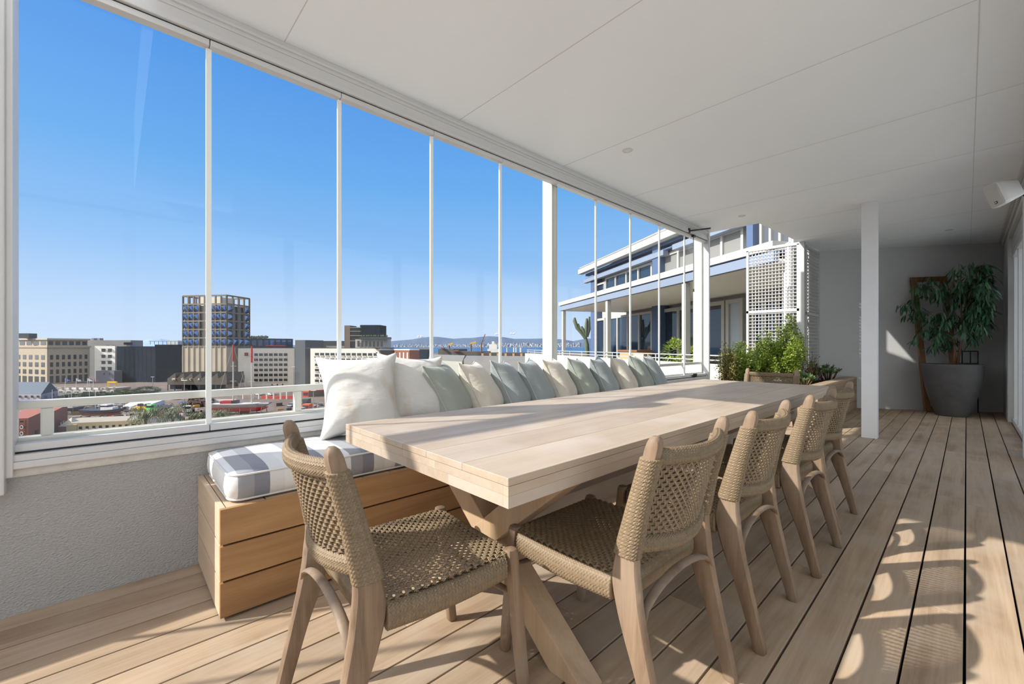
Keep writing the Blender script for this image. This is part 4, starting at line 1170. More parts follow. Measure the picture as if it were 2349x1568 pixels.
CB = cm('beige_facade', (0.42, 0.35, 0.26)); CBG = cm('grey_concrete', (0.27, 0.265, 0.26)); CWH = cm('white_facade', (0.68, 0.645, 0.59)); CDK = cm('dark_cladding', (0.045, 0.05, 0.06), .4)
CGL = mat('curtain_glass', (0.014, 0.022, 0.038), .9, 0, .04, var=.3, vscale=.3); CBR = cm('brick', (0.22, 0.075, 0.045)); CSILL = cm('sill_white', (.7, .68, .63))
# 1 beige arcaded block
pl = plan(8, 300, 108, 282, 206); t, z = bld('office_block', 'beige stone office block with square windows at the far left', pl, 797, CB, 280)
zb = zat(879, 280)
openings(t, pl[0], pl[1], zat(879, 280), zat(866 - 1, 280) + 0, 7, 1, .66, 1.1, WD, .02, .98); openings(t, pl[0], pl[1], zat(862, 280), zat(811, 280), 7, 3, .55, .62, WD, .02, .98)
openings(t, pl[1], pl[2], zat(879, 280), zat(863, 280), 7, 1, .6, 1.0, WD, .03, .97); openings(t, pl[1], pl[2], zat(862, 280), zat(811, 280), 7, 3, .5, .62, WD, .03, .97)
c = sum(pl, Vector((0, 0, 0))) / 4
def scaled(pl, f): 
    c = sum(pl, Vector((0, 0, 0))) / 4; return [c + (p - c) * f for p in pl]
block(scaled(pl, 1.04), z + 1.2, z).build('cornice', CB, t); pl2 = scaled(pl, .95)
block(pl2, z + 5.2, z + 1.2).build('attic', CB, t); openings(t, pl2[0], pl2[1], z + 1.4, z + 4.6, 6, 1, .7, .8, WD); openings(t, pl2[1], pl2[2], z + 1.4, z + 4.6, 6, 1, .7, .8, WD)
block(scaled(pl, 1.02), z + 6.3, z + 5.2).build('roof_slab', cm('roof_beige', (.45, .40, .33)), t)
block(plan(43, 285, 66, 285, None, 5), z + 9.6, z + 6.3).build('plant_room', CDK, t)
# 2 gray slab behind and white/black pair
pl = plan(185, 345, 300, 345, 328); t, z = bld('concrete_block', 'plain grey concrete block behind the white tower', pl, 780, CBG, 345)
for px in (212, 226): block(plan(px - 3, 340, px + 3, 340, None, 3), z + 1.6, z).build('roof_vent', CBG, t)
openings(t, at(284, 344.5), at(304, 344.5), zat(792, 345), zat(783, 345), 1, 1, 1, .6, CGL)
pl = plan(217, 300, 264, 300, 268); t, z = bld('white_tower', 'narrow white block with eight hooded windows', pl, 793, cm('bright_white', (.84, .83, .78)), 300)
openings(t, pl[0], pl[1], zat(852, 300), zat(796, 300), 2, 4, .6, .5, WD, .28, .90, sill=None, hood=CDK)
pl = plan(220, 292, 262, 292, None, 6); t, z = bld('low_annex', 'low slate-grey annex at the foot of the white tower', pl, 850, cm('slate_grey', (.16, .16, .20)), 292); openings(t, pl[0], pl[1], zat(862, 292), zat(852, 292), 2, 1, .25, .4, WD, .3, .9)
pl = plan(268, 300, 357, 296, None, 24); t, z = bld('black_glass_block', 'black glass office block right of the white tower', pl, 794, CGL, 300)
openings(t, pl[0], pl[1], zat(870, 298), zat(798, 298), 9, 6, .94, .9, CGL, 0, 1, 'glazing')
pl = plan(355, 335, 421, 335, None, 26); t, z = bld('glass_office', 'dark glass office with white roof frame left of the silo tower', pl, 790, CGL, 335)
openings(t, pl[0], pl[1], zat(872, 335), zat(794, 335), 7, 7, .9, .72, mat('pane_teal', (.04, .08, .11), .1, 0, .9), 0, 1, 'glazing')
b = MB()
for k in range(9):
    q = at(345 + k * 9.4, 334); b.bar(q + Vector((0, 0, z)), q + Vector((0, 0, z + 2.6)), .3, .3, (1, 0, 0))
b.bar(at(345, 334) + Vector((0, 0, z + 2.7)), at(421, 334) + Vector((0, 0, z + 2.7)), 3, .4); b.build('roof_frame', cm('steel_grey', (.3, .33, .36)), t)
block(plan(383, 345, 408, 345, None, 5), zat(780.5, 345), z).build('plant_room', cm('pale_box', (.62, .66, .7)), t)
# silo tower
zS, zM = zat(677, 262), zat(794, 262)
pl = plan(420, 266, 520, 262, 572); CC = cm('silo_concrete', (.44, .38, .30), .9, .10, .15); CF = cm('tower_frame', (.19, .155, .12), .8)
t = thing('silo_tower', 'tall concrete grain-silo tower with bulging faceted windows', 'tower', ((pl[0] + pl[2]) / 2) + Vector((0, 0, G)))
b = MB(); b.prism([(q.x, q.y) for q in pl], G, zM); b.build('silo_base', CC, t)
dS = (pl[1] - pl[0]); nS = Vector((dS.y, -dS.x, 0)).normalized()
if nS.dot(FW) > 0: nS = -nS
for k in range(9):
    q = pl[0] + dS * (k / 8); m = MB(); m.bar(Vector((q.x, q.y, zat(868, 262))) + nS * .25, Vector((q.x, q.y, zM)) + nS * .25, .45, .5, nS); m.build('pilaster', CC, t)
block(scaled(pl, .95), zat(689, 262) - 3, zM).build('tower_core', WD, t)
inner = scaled(pl, .5); block(inner, zat(679, 262), zat(689, 262) - 3).build('roof_room', cm('cream_box', (.75, .68, .55)), t)
dB = pl[2] - pl[1]; nB = Vector((dB.y, -dB.x, 0)).normalized()
if nB.dot(RT) < 0: nB = -nB
rowz = [zM + (zS - zM) * i / 6 for i in range(7)]
fr = MB()
for (P, Q, n_, cnt) in ((pl[0], pl[1], nS, 8), (pl[1], pl[2], nB, 4), (pl[3], pl[2], -nS, 8), (pl[0], pl[3], -nB, 4)):
    for k in range(cnt + 1):
        q = P + (Q - P) * (k / cnt); fr.bar(Vector((q.x, q.y, zM)), Vector((q.x, q.y, zS)), .75, .75, n_)
    for z in rowz: fr.bar(Vector((P.x, P.y, z)), Vector((Q.x, Q.y, z)), .8, .85)
fr.build('tower_frame', CF, t)
for (P, Q, n_, cnt, dark) in ((pl[0], pl[1], nS, 8, (3, 4)), (pl[1], pl[2], nB, 4, (1, 2))):
    d = (Q - P) / cnt
    for r in range(5):
        for k in range(cnt):
            if k in dark and r > 0 or (k in dark and n_ is nS): continue
            a = P + d * (k + .13); c = P + d * (k + .87); z0 = rowz[r] + .9; z1 = rowz[r + 1] - .7; mid = (a + c) / 2 + n_ * 1.5; zm_ = z0 + (z1 - z0) * .45
            m = MB(); zz = lambda p_, z: (p_.x, p_.y, z)
            m.add([zz(a, z0), zz(c, z0), zz(c, z1), zz(a, z1), zz(mid + d * .12, zm_), zz(mid - d * .12, zm_ + 1.2)], [(0, 1, 4), (1, 2, 4), (2, 5, 4), (2, 3, 5), (3, 0, 5), (0, 4, 5)])
            m.build('faceted_window', WBLU, t)
# glazed crown cap peak
m = MB(); q1, q2 = pl[1], pl[2]
# sawtooth canopy with lettering
dC0 = 240; za, zb_ = zat(882, dC0), zat(867, dC0)
t = thing('sawtooth_canopy', 'dark sawtooth-roofed entrance canopy with white letters below the silo', 'canopy', at(452, dC0) + Vector((0, 0, G)))
m = MB(); CD2 = cm('rusty_panel', (.10, .075, .06), .8, .2, .4)
p0, p1 = at(384, dC0), at(520, dC0); dd = (p1 - p0)
m.prism([(v.x, v.y) for v in (p0, p1, p1 + FW * 16, p0 + FW * 16)], za, zb_)
for k in range(7):
    a = p0 + dd * (k / 7); c = p0 + dd * ((k + 1) / 7); vs = []
    for off in (Vector((0, 0, 0)), FW * 16):
        vs += [a + off + Vector((0, 0, zb_)), c + off + Vector((0, 0, zb_)), a + dd * .13 + off + Vector((0, 0, zb_ + 3.0)), a + dd * .02 + off + Vector((0, 0, zb_ + .1))]
    m.add(vs, [(0, 1, 2, 3), (7, 6, 5, 4), (0, 4, 5, 1), (1, 5, 6, 2), (2, 6, 7, 3), (3, 7, 4, 0)])
m.build('roof', CD2, t)
m = MB()
for px in (385, 401, 419, 438, 457, 476, 495, 518):
    q = at(px, dC0 + .6); m.bar(q + Vector((0, 0, G)), q + Vector((0, 0, za)), .5, .5, (1, 0, 0))
m.build('column', CDK, t)
block([at(390, dC0 + 9), at(518, dC0 + 9), at(518, dC0 + 16), at(390, dC0 + 16)], za).build('hall', CGL, t)
def letters(txt, p, right, h, m_, par, depth=.15, name='lettering'):
    cu = bpy.data.curves.new('txt', 'FONT'); cu.body = txt; cu.size = h * 1.38; cu.extrude = depth; cu.align_x = 'CENTER'; cu.align_y = 'CENTER'
    tmp = bpy.data.objects.new('txt', cu); COL.objects.link(tmp); bpy.context.view_layer.update()
    me = bpy.data.meshes.new_from_object(tmp.evaluated_get(bpy.context.evaluated_depsgraph_get())); bpy.data.objects.remove(tmp)
    r = Vector(right).normalized(); n = r.cross(Vector((0, 0, 1))); Mx = Matrix(((r.x, 0, n.x, 0), (r.y, 0, n.y, 0), (0, 1, 0, 0), (0, 0, 0, 1)))
    Mx = Matrix.Translation(Vector(p)) @ Mx
    if par is not None: Mx = Matrix.Translation(-ORG[par.name]) @ Mx
    me.transform(Mx); me.materials.clear(); me.materials.append(m_)
    o = bpy.data.objects.new(name, me); COL.objects.link(o)
    if par is not None: o.parent = par
    return o
WL = cm('white_letters', (.9, .88, .82), .6, 0)
for ch_, px in (('I', 395.5), ('M', 399.5), ('O', 418), ('C', 437), ('A', 456), ('A', 474.5)):
    q = at(px, dC0 - .2); letters(ch_, (q.x, q.y, zat(869.5, dC0)), RT, 1.25, WL, t)
# low glass hotel behind, roof garden
pl = plan(572, 305, 672, 330, None, 16); t, z = bld('glass_annex', 'low dark annex with blue faceted windows right of the silo tower', pl, 776, CDK, 318)
openings(t, pl[0], pl[1], zat(794, 318), zat(778, 318), 7, 1, .7, .75, WBLU, .03, .98)
lf = MB(); rnd = random.Random(4)
for k in range(26):
    q = at(575 + 38 * rnd.random(), 312); lf.lathe([(0, 0), (rnd.uniform(.8, 1.6), .6), (.9, 1.3), (0, rnd.uniform(1.6, 2.4))], (q.x, q.y, z), 7)
lf.build('roof_garden', cm('roof_plants', (.04, .06, .03), .9), t)
# white gridded hotel
pl = plan(546, 266, 676, 272, None, 12); t, z = bld('white_office', 'white block with a seven by six grid of deep square windows', pl, 798.5, CWH, 269)
openings(t, pl[0], pl[1], zat(878, 269), zat(808, 269), 7, 6, .76, .66, WD, .27, .88, sill=CSILL)
openings(t, pl[0], pl[1], zat(884, 269), zat(880, 269), 3, 1, .25, .8, WD, .55, .83, name='vent')
q = at(564, 265.9); m = MB(); m.bar(at(561.5, 265.6) + Vector((0, 0, zat(812, 266))), at(568.5, 265.6) + Vector((0, 0, zat(812, 266))), .5, 1.9); o = m.build('sign_board', cm('sign_dark', (.08, .02, .02)), t)
m = MB(); m.bar(at(563, 265.2) + Vector((0, 0, zat(812, 266))), at(567, 265.2) + Vector((0, 0, zat(812, 266))), .3, 1.1); m.build('emblem', cm('sign_red', (.55, .03, .03)), t)
m = MB(); m.bar(at(612, 278) + Vector((0, 0, z + 1.7)), at(654, 278) + Vector((0, 0, z + 1.7)), 3, .5); m.build('roof_pergola', cm('red_paint', (.55, .05, .04)), t)
block([at(546, 266.3), at(676, 272.3), at(676, 280), at(546, 274)], z + .5, z).build('roof_edge', CDK, t)
pl = plan(677, 271, 700, 270, None, 20); t, z = bld('stair_tower', 'dark grey windowless stair tower between the two white blocks', pl, 779.5, cm('charcoal', (.10, .11, .125)), 270)
pl = plan(712, 262, 873, 250, 906); t, z = bld('white_wing', 'long white wing with a row of square windows behind the first pillow', pl, 799, CWH, 256)
openings(t, pl[0], pl[1], zat(882, 254), zat(807, 254), 12, 6, .74, .62, WD, .06, .97, sill=CSILL)
openings(t, pl[1], pl[2], zat(860, 254), zat(806, 254), 5, 3, .6, .6, WD, .06, .97)
block([at(702, 264), at(873, 250.5), at(905, 270), at(730, 280)], zat(797.5, 256), z).build('roof_edge', CDK, t)
block(plan(870, 250, 874, 249, 905), z - 1, G).build('side_cladding', cm('brown_cladding', (.09, .06, .05)), t)
pl = plan(700, 312, 800, 312, None, 18); t, z = bld('dark_terrace_block', 'dark low block on the roofs behind the white wing', pl, 781, CDK, 300); 
block(plan(748, 292, 790, 292, None, 5), zat(793, 292), zat(800, 292)).build('plant_room', CBG, t)
# stepped penthouse tower
pl = plan(790, 285, 803, 285, None, 12); t, z = bld('stepped_apartments', 'dark stepped apartment tower with a black glass top', pl, 746, cm('brown_brick', (.17, .125, .10)), 285)
block(plan(803, 286, 826, 286, None, 10), zat(750, 286), zat(800, 286)).build('balcony_stack', CDK, t)
for yy in (752, 760, 770, 782): block([at(803, 283), at(828, 283), at(828, 288), at(803, 288)], zat(yy, 285) + .25, zat(yy, 285)).build('balcony_slab', cm('slab_beige', (.42, .38, .32)), t)
b = block(plan(826, 284, 872, 284, None, 14), zat(745, 284), zat(772, 284)); b.build('glass_box', CGL, t)
openings(t, at(827, 283.8), at(872, 283.8), zat(770, 284), zat(746, 284), 5, 2, .92, .92, CGL, 0, 1, 'glazing')
block(plan(815, 278, 880, 278, 897), zat(778, 278), zat(800, 278)).build('terrace_floor', cm('terrace_beige', (.50, .47, .42)), t)
openings(t, at(818, 277.6), at(880, 277.6), zat(797, 278), zat(779, 278), 7, 1, .6, .75, WD)
block(plan(824, 276, 888, 276, 898), zat(772.5, 276), zat(778, 276)).build('terrace_parapet', CDK, t)
m = MB(); rnd = random.Random(6)
for k in range(18):
    q = at(rnd.uniform(830, 890), 277); m.lathe([(0, 0), (rnd.uniform(.5, 1.1), .5), (0, 1.6)], (q.x, q.y, zat(772.5, 276)), 6)
m.build('roof_plants', cm('roof_plants2', (.05, .07, .03)), t)
block([at(858, 246), at(902, 262), at(902, 266), at(858, 250)], zat(797, 252), zat(799, 252)).build('flat_roof', CDK, t)
# brick building, leaning black sculpture-like block, warehouses
pl = plan(905, 235, 939, 228, 962); t, z = bld('brick_building', 'low red brick building right of the white wing', pl, 803, CBR, 230)
openings(t, pl[0], pl[1], zat(826, 230), zat(806, 230), 4, 1, .3, .8, CSILL); block(scaled(pl, 1.03), z + .6, z).build('roof_edge', CSILL, t)
t = thing('tilted_glass_block', 'black glass block with outward tilted walls', 'building', at(972, 151) + Vector((0, 0, G)))
m = MB(); z0, z1 = zat(838, 151), zat(801, 151)
lo = [at(962, 150), at(976, 149), at(979, 153), at(965, 154)]; hi = [at(962, 150), at(984, 148), at(989, 154), at(967, 156)]
m.loft([[(q.x, q.y, z0) for q in lo], [(q.x, q.y, z1) for q in hi]]); m.build('wall', CGL, t)
m = MB(); m.loft([[(q.x, q.y, z1) for q in scaled(hi, 1.03)], [(q.x, q.y, z1 + .5) for q in scaled(hi, 1.03)]]); m.build('roof_edge', cm('bronze_edge', (.12, .1, .09)), t)
GR_ = cm('grey_roof', (.20, .19, .17), .9, .08, .05); PF = cm('pale_frieze', (.34, .34, .30))
def shed(name, label, pl, ytop, d, rise, mt, mr):
    c = (pl[0] + pl[2]) / 2; t = thing(name, label, 'building', (c.x, c.y, G)); z = zat(ytop, d)
    block(pl, z).build('wall', mt, t)
    A, B, C_, D_ = pl; r1 = (A + D_) / 2; r2 = (B + C_) / 2
    m = MB(); Zv = lambda p_, h: (p_.x, p_.y, h)
    o = 1.0
    m.add([Zv(A, z), Zv(B, z), Zv(C_, z), Zv(D_, z), Zv(r1, z + rise), Zv(r2, z + rise)], [(0, 1, 5, 4), (2, 3, 4, 5), (1, 2, 5), (3, 0, 4), (3, 2, 1, 0)])
    m.build('roof', mr, t); return t, z
t, z = shed('warehouse', 'large flat warehouse with pale frieze behind the green and cream pillows', [at(978, 190), at(1060, 166), at(1072, 215), at(985, 240)], 828, 172, 2.0, PF, GR_)
t2 = t
pl = plan(1062, 160, 1130, 160, None, 40); t, z = shed('warehouse', 'grey-roofed warehouse behind the fourth and fifth pillows', [at(1064, 158), at(1240, 150), at(1230, 190), at(1075, 200)], 824, 160, 1.0, cm('warehouse_grey', (.28, .27, .26)), GR_)
for pa, pb, y0, d, mt, lb in ((1005, 1040, 800, 330, cm('shed_dark', (.07, .06, .06)), 'dark harbour shed below the left yellow lamp'), (1040, 1105, 806, 300, cm('shed_brown', (.08, .06, .05)), 'long dark harbour shed left of the ship'),
                              (1098, 1205, 809, 255, cm('shed_black', (.06, .05, .05)), 'long black shed with ochre piers right of centre')):
    pl = plan(pa, d, pb, d - 4, None, 26); t, z = bld('harbour_shed', lb, pl, y0, mt, d)
    if pa == 1098: openings(t, pl[0], pl[1], zat(822, d), zat(809.5, d), 6, 1, .28, .95, cm('ochre', (.55, .30, .12)), 0, 1, 'pier')
    if pa == 1005: block(plan(1012, 325, 1019, 325, None, 5), zat(797, 325), z).build('roof_box', CBR, t)
    if pa == 1040:
        block(plan(1040, 295, 1051, 295, None, 5), zat(802, 295), z).build('roof_box', CBR, t)
# ship behind the sheds
sp = thing('ship', 'white ship superstructure with yellow crane arm in the harbour', 'ship', at(1135, 480) + Vector((0, 0, G)))
block(plan(1118, 480, 1146, 480, None, 14), zat(800, 480), G).build('hull', cm('ship_white', (.75, .75, .72)), sp)
block(plan(1122, 480, 1140, 480, None, 10), zat(789, 480), zat(800, 480)).build('bridge', cm('ship_white2', (.8, .8, .77)), sp)
block(plan(1128, 480, 1134, 480, None, 4), zat(782.5, 480), zat(789, 480)).build('funnel', cm('ship_white3', (.8, .8, .77)), sp)
m = MB(); m.bar(at(1139, 480) + Vector((0, 0, zat(790, 480))), at(1150, 480) + Vector((0, 0, zat(783, 480))), 1.1, 1.1); m.build('crane_arm', cm('crane_yellow', (.65, .38, .05)), sp)
b = MB(); rnd = random.Random(12)
for i in range(26):
    px = rnd.uniform(1155, 1245); q = at(px, rnd.uniform(700, 1150)); w = rnd.uniform(2, 6); b.box(q.x - w, q.x + w, q.y - w, q.y + w, G - 2, G + rnd.uniform(1, 8))
for px in (1165, 1178, 1183, 1193, 1196): q = at(px, 420); b.bar(q + Vector((0, 0, G)), at(px + (px % 5) - 2, 420) + Vector((0, 0, zat(797, 420))), .9, .9, (1, 0, 0))
tag(b.build('harbour_clutter', cm('harbour_white', (.6, .6, .58), .8, .1, 1, island=.3)), 'clutter of small white harbour buildings and masts across the basin', 'harbour buildings', kind='stuff')
# lamps / cranes
for px, yt, bx, lb in ((1030, 791, 9, 'left yellow quay crane arm on a post above the sheds'), (1080, 788, 12, 'second yellow quay crane arm on a taller post above the sheds')):
    t = thing('quay_crane', lb, 'crane', at(px, 360) + Vector((0, 0, G)))
    m = MB(); q = at(px, 360); m.bar(q + Vector((0, 0, G)), q + Vector((0, 0, zat(yt, 360))), 1.2, 1.2, (1, 0, 0)); m.build('post', cm('crane_grey', (.13, .12, .12)), t)
    m = MB(); m.bar(at(px - 2, 360) + Vector((0, 0, zat(yt, 360))), at(px + bx, 360) + Vector((0, 0, zat(yt - 4, 360))), 1.5, 1.5); m.build('arm', cm('crane_yellow2', (.7, .42, .06)), t)
m = MB(); m.bar(at(1104, 360) + Vector((0, 0, G)), at(1104, 360) + Vector((0, 0, zat(787, 360))), 1.0, 1.0, (1, 0, 0)); m.bar(at(1104, 360) + Vector((0, 0, zat(789, 360))), at(1113, 360) + Vector((0, 0, zat(766, 360))), .7, .7)
m.bar(at(1105, 360) + Vector((0, 0, zat(785, 360))), at(1114, 360) + Vector((0, 0, zat(777, 360))), .3, .3)
tag(m.build('lattice_crane', cm('crane_rust', (.22, .12, .08))), 'tall dark lattice crane with raised jib on the quay', 'crane')
# clouds
CLM = mat('cloud_white', (.85, .87, .9), 1.0)
rnd = random.Random(31)
for px, py, w, lb in ((1142, 765.5, 7, 'small puffy cloud above the ridge, left one'), (1176, 765, 6, 'small puffy cloud above the ridge, right one'), (965, 772, 8, 'low flat cloud on the ridge top, left')):
    q = at(px, 22000); m = bpy.data.meshes.new('cloud'); bm = bmesh.new()
    for i in range(9):
        bmesh.ops.create_icosphere(bm, subdivisions=2, radius=rnd.uniform(.3, .55) * w * 10, matrix=Matrix.Translation(q + RT * rnd.uniform(-1, 1) * w * 18 + Vector((0, 0, zat(py, 22000) + rnd.uniform(-.3, .5) * w * 9))))
    bm.to_mesh(m); bm.free(); m.polygons.foreach_set('use_smooth', [True] * len(m.polygons)); m.materials.append(CLM); o = bpy.data.objects.new('cloud', m); COL.objects.link(o); tag(o, lb, 'cloud')
# ================================================================== YARD BELOW
def dg(py):           # depth at which the ground shows at picture height py
    return 25.08 * FPX / (py - 794.0)
# slate-roofed house
t, z = shed('slate_house', 'lilac-walled house with a dark slate gable roof at the far left', [at(-30, 196), at(94, 196), at(133, 214), at(10, 214)], 902, 200, 5.0, cm('lilac_wall', (.42, .38, .44)), cm('slate_roof', (.055, .085, .12), .7))
openings(t, at(-30, 195.8), at(94, 195.8), zat(913, 196), zat(905, 196), 9, 1, .4, .6, WD)
openings(t, at(97, 195.5), at(133, 213.5), zat(912, 203), zat(903, 203), 2, 1, .16, .6, WD)
# long low pale wall building with flags
pl = plan(128, 232, 262, 228, None, 9); t, z = bld('terrace_hall', 'long low pale building with a balustrade and flag masts', pl, 893, cm('pale_stone', (.50, .45, .40)), 230)
openings(t, pl[0], pl[1], zat(905, 230), zat(896, 230), 7, 1, .45, .55, WD, .02, .98)
m = MB()
for k in range(9):
    q = pl[0] + (pl[1] - pl[0]) * (k / 8); m.bar(q + Vector((0, 0, z)), q + Vector((0, 0, z + 1.5)), 1.0, 1.0, (1, 0, 0))
m.bar(pl[0] + Vector((0, 0, z + 1.0)), pl[1] + Vector((0, 0, z + 1.0)), .3, .2); m.build('balustrade', cm('pale_stone2', (.55, .5, .43)), t)
pl = plan(262, 228, 300, 236, None, 9); t2_, z_ = bld('low_shed', 'low concrete shed joined to the pale balustraded building', pl, 889, cm('shed_stone', (.34, .30, .27)), 230)
FW_ = cm('flag_white', (.8, .8, .85)); FB = cm('flag_blue', (.10, .2, .55)); 
for i, (px, m_, lb) in enumerate(((150, FB, 'leftmost flag mast, pale blue flag'), (175, FW_, 'second flag mast, white flag with a blue mark'), (201, FW_, 'third flag mast, plain white pennant'), (214, cm('flag_red', (.4, .2, .25)), 'rightmost flag mast, dull red and white flag'))):
    d = 222; q = at(px, d); tp = 867
    t = thing('flag_mast', lb + ' before the beige office block', 'flag', q + Vector((0, 0, G)), group='flag masts')
    m = MB(); m.tube([q + Vector((0, 0, G)), q + Vector((0, 0, zat(tp, d)))], .12, 6); m.build('pole', CSILL, t)
    m = MB(); rows = []
    for k in range(7):
        p_ = q + RT * (k * .37) + FW * (.25 * math.sin(k * 1.3)); zz = zat(tp + .6, d) - k * .13
        rows.append([p_ + Vector((0, 0, zz)), p_ + Vector((0, 0, zz - 1.2 + .06 * k)), p_ + FW * .03 + Vector((0, 0, zz - 1.2 + .06 * k)), p_ + FW * .03 + Vector((0, 0, zz))])
    m.loft(rows); fl_ = m.build('flag', m_, t)
    if i == 1: m = MB(); p_ = q + RT * .9 - FW * .25; m.bar(p_ + Vector((0, 0, zat(tp + 3.2, d))), p_ + RT * .5 + Vector((0, 0, zat(tp + 3.2, d))), .1, .45); m.build('mark', FB, fl_)
# yellow gantry
m = MB(); YL = cm('gantry_yellow', (.75, .45, .03), .6, 0)
for px in (248.5, 267): q = at(px, 236); m.bar(q + Vector((0, 0, G)), q + Vector((0, 0, zat(876, 236))), .8, .8, (1, 0, 0))
m.bar(at(247, 236) + Vector((0, 0, zat(876, 236))), at(268.5, 236) + Vector((0, 0, zat(876, 236))), .8, .7)
tag(m.build('yellow_gantry', YL), 'yellow steel portal frame standing behind the low pale building', 'gantry')
# red building with portholes, near left
RB = cm('red_render', (.30, .085, .05), .8, .08, .5); RB2 = cm('dark_red_render', (.20, .06, .045), .8, .1, .5)
A_, B_, C_, D_ = at(20, 96), at(65, 97), at(155, 128), at(90, 132)
t = thing('red_building', 'rust-red building with white-ringed porthole windows and the number 10', 'building', ((A_ + C_) / 2) + Vector((0, 0, G)))
zr = zat(958.5, 97)
block([A_, B_, B_ + (C_ - B_) * .42, A_ + (D_ - A_) * .42], zr).build('wall', RB, t)
block([B_ + (C_ - B_) * .42, C_, D_, A_ + (D_ - A_) * .42], zr - 1.2).build('rear_wall', RB, t)
for py in (979, 993.5, 1008):
    q = at(49.5, 96.2); r_ = MB(); c_ = q + Vector((0, 0, zat(py, 96.4)))
    ringp = [c_ + RT * (.33 * math.cos(a)) + Vector((0, 0, .36 * math.sin(a))) for a in [2 * PI * k / 16 for k in range(17)]]
    r_.tube(ringp, .07, 6, caps=False); o = r_.build('porthole', CSILL, t)
    r_ = MB(); r_.tube([c_ - FW * .02, c_ + FW * .3], .30, 14); r_.build('pane', WD, o)
q = at(49.5, 96.1); LB = cm('black_letters', (.03, .02, .02), .6, 0); letters('10', (q.x, q.y, zat(966.5, 96.2)), (B_ - A_), .42, LB, t)
for k, c_ in enumerate('REVITCAPT'):
    q = at(59.3, 96.3); letters(c_, (q.x, q.y, zat(965 + k * 3.6, 96.3)), (B_ - A_), .20, LB, t)
dd = (C_ - B_)
openings(t, B_, C_, zat(1004, 108), zat(975, 108), 1, 1, 1, 1, WD, .13, .20, proud=.1)
openings(t, B_, C_, zat(976, 120), zat(969, 120), 2, 1, .6, .9, WD, .74, .88, proud=.1); openings(t, B_, C_, zat(979, 108), zat(970, 108), 1, 1, 1, 1, WD, .42, .46)
# low yellow building below
t, z = shed('yellow_lodge', 'long low cream-yellow building with a flat beige roof below the railing', [at(163, 114), at(330, 119), at(327, 127), at(160, 122)], 967, 116, .3, cm('yellow_wall', (.72, .58, .34)), cm('beige_roof', (.36, .31, .24)))
openings(t, at(163, 113.9), at(330, 118.9), zat(984, 116), zat(974, 116), 10, 1, .42, .75, WD, .08, .98, sill=CSILL)
m = MB(); m.lathe([(2.6, 0), (2.3, .2), (0, 2.2)], tuple(at(165, 116) + Vector((0, 0, zat(975, 116)))), 4); m.build('hip_turret', cm('tur', (.5, .45, .37)), t)
pl = plan(152, 113, 176, 114, None, 5); block(pl, zat(975, 113)).build('turret_wall', cm('tur2', (.55, .46, .3)), t)
# white workshop sheds and containers
t, z = shed('white_container_shed', 'long white container shed with a curved pale roof in the yard', [at(282, 172), at(300, 169), at(372, 190), at(345, 196)], 930, 172, 1.2, cm('cont_white', (.42, .44, .48)), cm('cont_roof', (.55, .55, .52)))
openings(t, at(283, 171.6), at(299.5, 168.8), zat(936, 170), zat(931, 170), 1, 1, .4, .5, WD)
pl = plan(313, 168, 349, 170, 378); t, z = bld('site_cabin', 'white site cabin with a small window beside the green truck', pl, 927, cm('cabin_white', (.72, .72, .76)), 168)
openings(t, pl[0], pl[1], zat(935, 168), zat(929, 168), 3, 1, .35, .6, WD, .1, .95)
pl = plan(383, 200, 405, 198, None, 3); t, z = bld('green_container', 'green shipping container behind the palms', pl, 923, cm('green_paint', (.05, .26, .08)), 199, cat='container')
pl = plan(406, 190, 418, 186, 437); t, z = bld('blue_container', 'dark blue shipping container left of the lamp pole', pl, 923, cm('blue_cont', (.04, .075, .17)), 188, cat='container')
t, z = shed('mortar_shed', 'low pale plastered shed right of the blue container', [at(360, 218), at(458, 205), at(480, 220), at(390, 232)], 914, 212, 1.0, cm('pinkish', (.46, .38, .33)), cm('pinkish_roof', (.50, .42, .36)))
# vehicles
TY = cm('tyre', (.02, .02, .02), .9, 0)
def car(px, d, rz, col, label, name='car', van=False, L_=4.3, parent=None):
    q = at(px, d); t = thing(name, label, 'van' if van else ('truck' if 'truck' in name else 'car'), (q.x, q.y, G + .05), R(rz))
    h1 = .85 if not van else 1.1; h2 = 1.42 if not van else 2.1; w = .88
    m = MB(); m.loft([[(x, y * w, z) for x, z in ((-L_ / 2, .3), (L_ / 2, .3), (L_ / 2, .62), (L_ * .42, h1 - .05), (-L_ / 2 + .05, h1))] for y in (-1, 1)]); m.build('body', col, t, local=True, bevel=.05)
    a, c, e, f = (-L_ * .46, -L_ * .36, L_ * .10, L_ * .27) if not van else (-L_ * .48, -L_ * .47, L_ * .30, L_ * .42)
    m = MB(); m.loft([[(x, y, z) for x, z in ((a, h1 - .04), (f, h1 - .06), (e, h2 - .02), (c, h2 - .02))] for y in (-w * .88, w * .88)]); m.build('windows', WD, t, local=True)
    m = MB(); m.box(c + .05, e - .05, -w * .84, w * .84, h2 - .06, h2 + .02); m.build('roof', col, t, local=True, bevel=.03)
    for x in (-L_ * .3, L_ * .3):
        for y in (-w, w): m = MB(); m.tube([(x, y - .1, .31), (x, y + .1, .31)], .32, 12); m.build('wheel', TY, t, local=True)
    return t
CW = mat('car_white', (.80, .80, .80), .25); CS = mat('car_silver', (.5, .52, .54), .25, .3); CBK = mat('car_dark', (.05, .055, .065), .25); CRD = mat('car_red', (.45, .03, .03), .25); CBE = mat('car_beige', (.55, .48, .36), .3); CBL = mat('car_blue', (.07, .12, .25), .25)
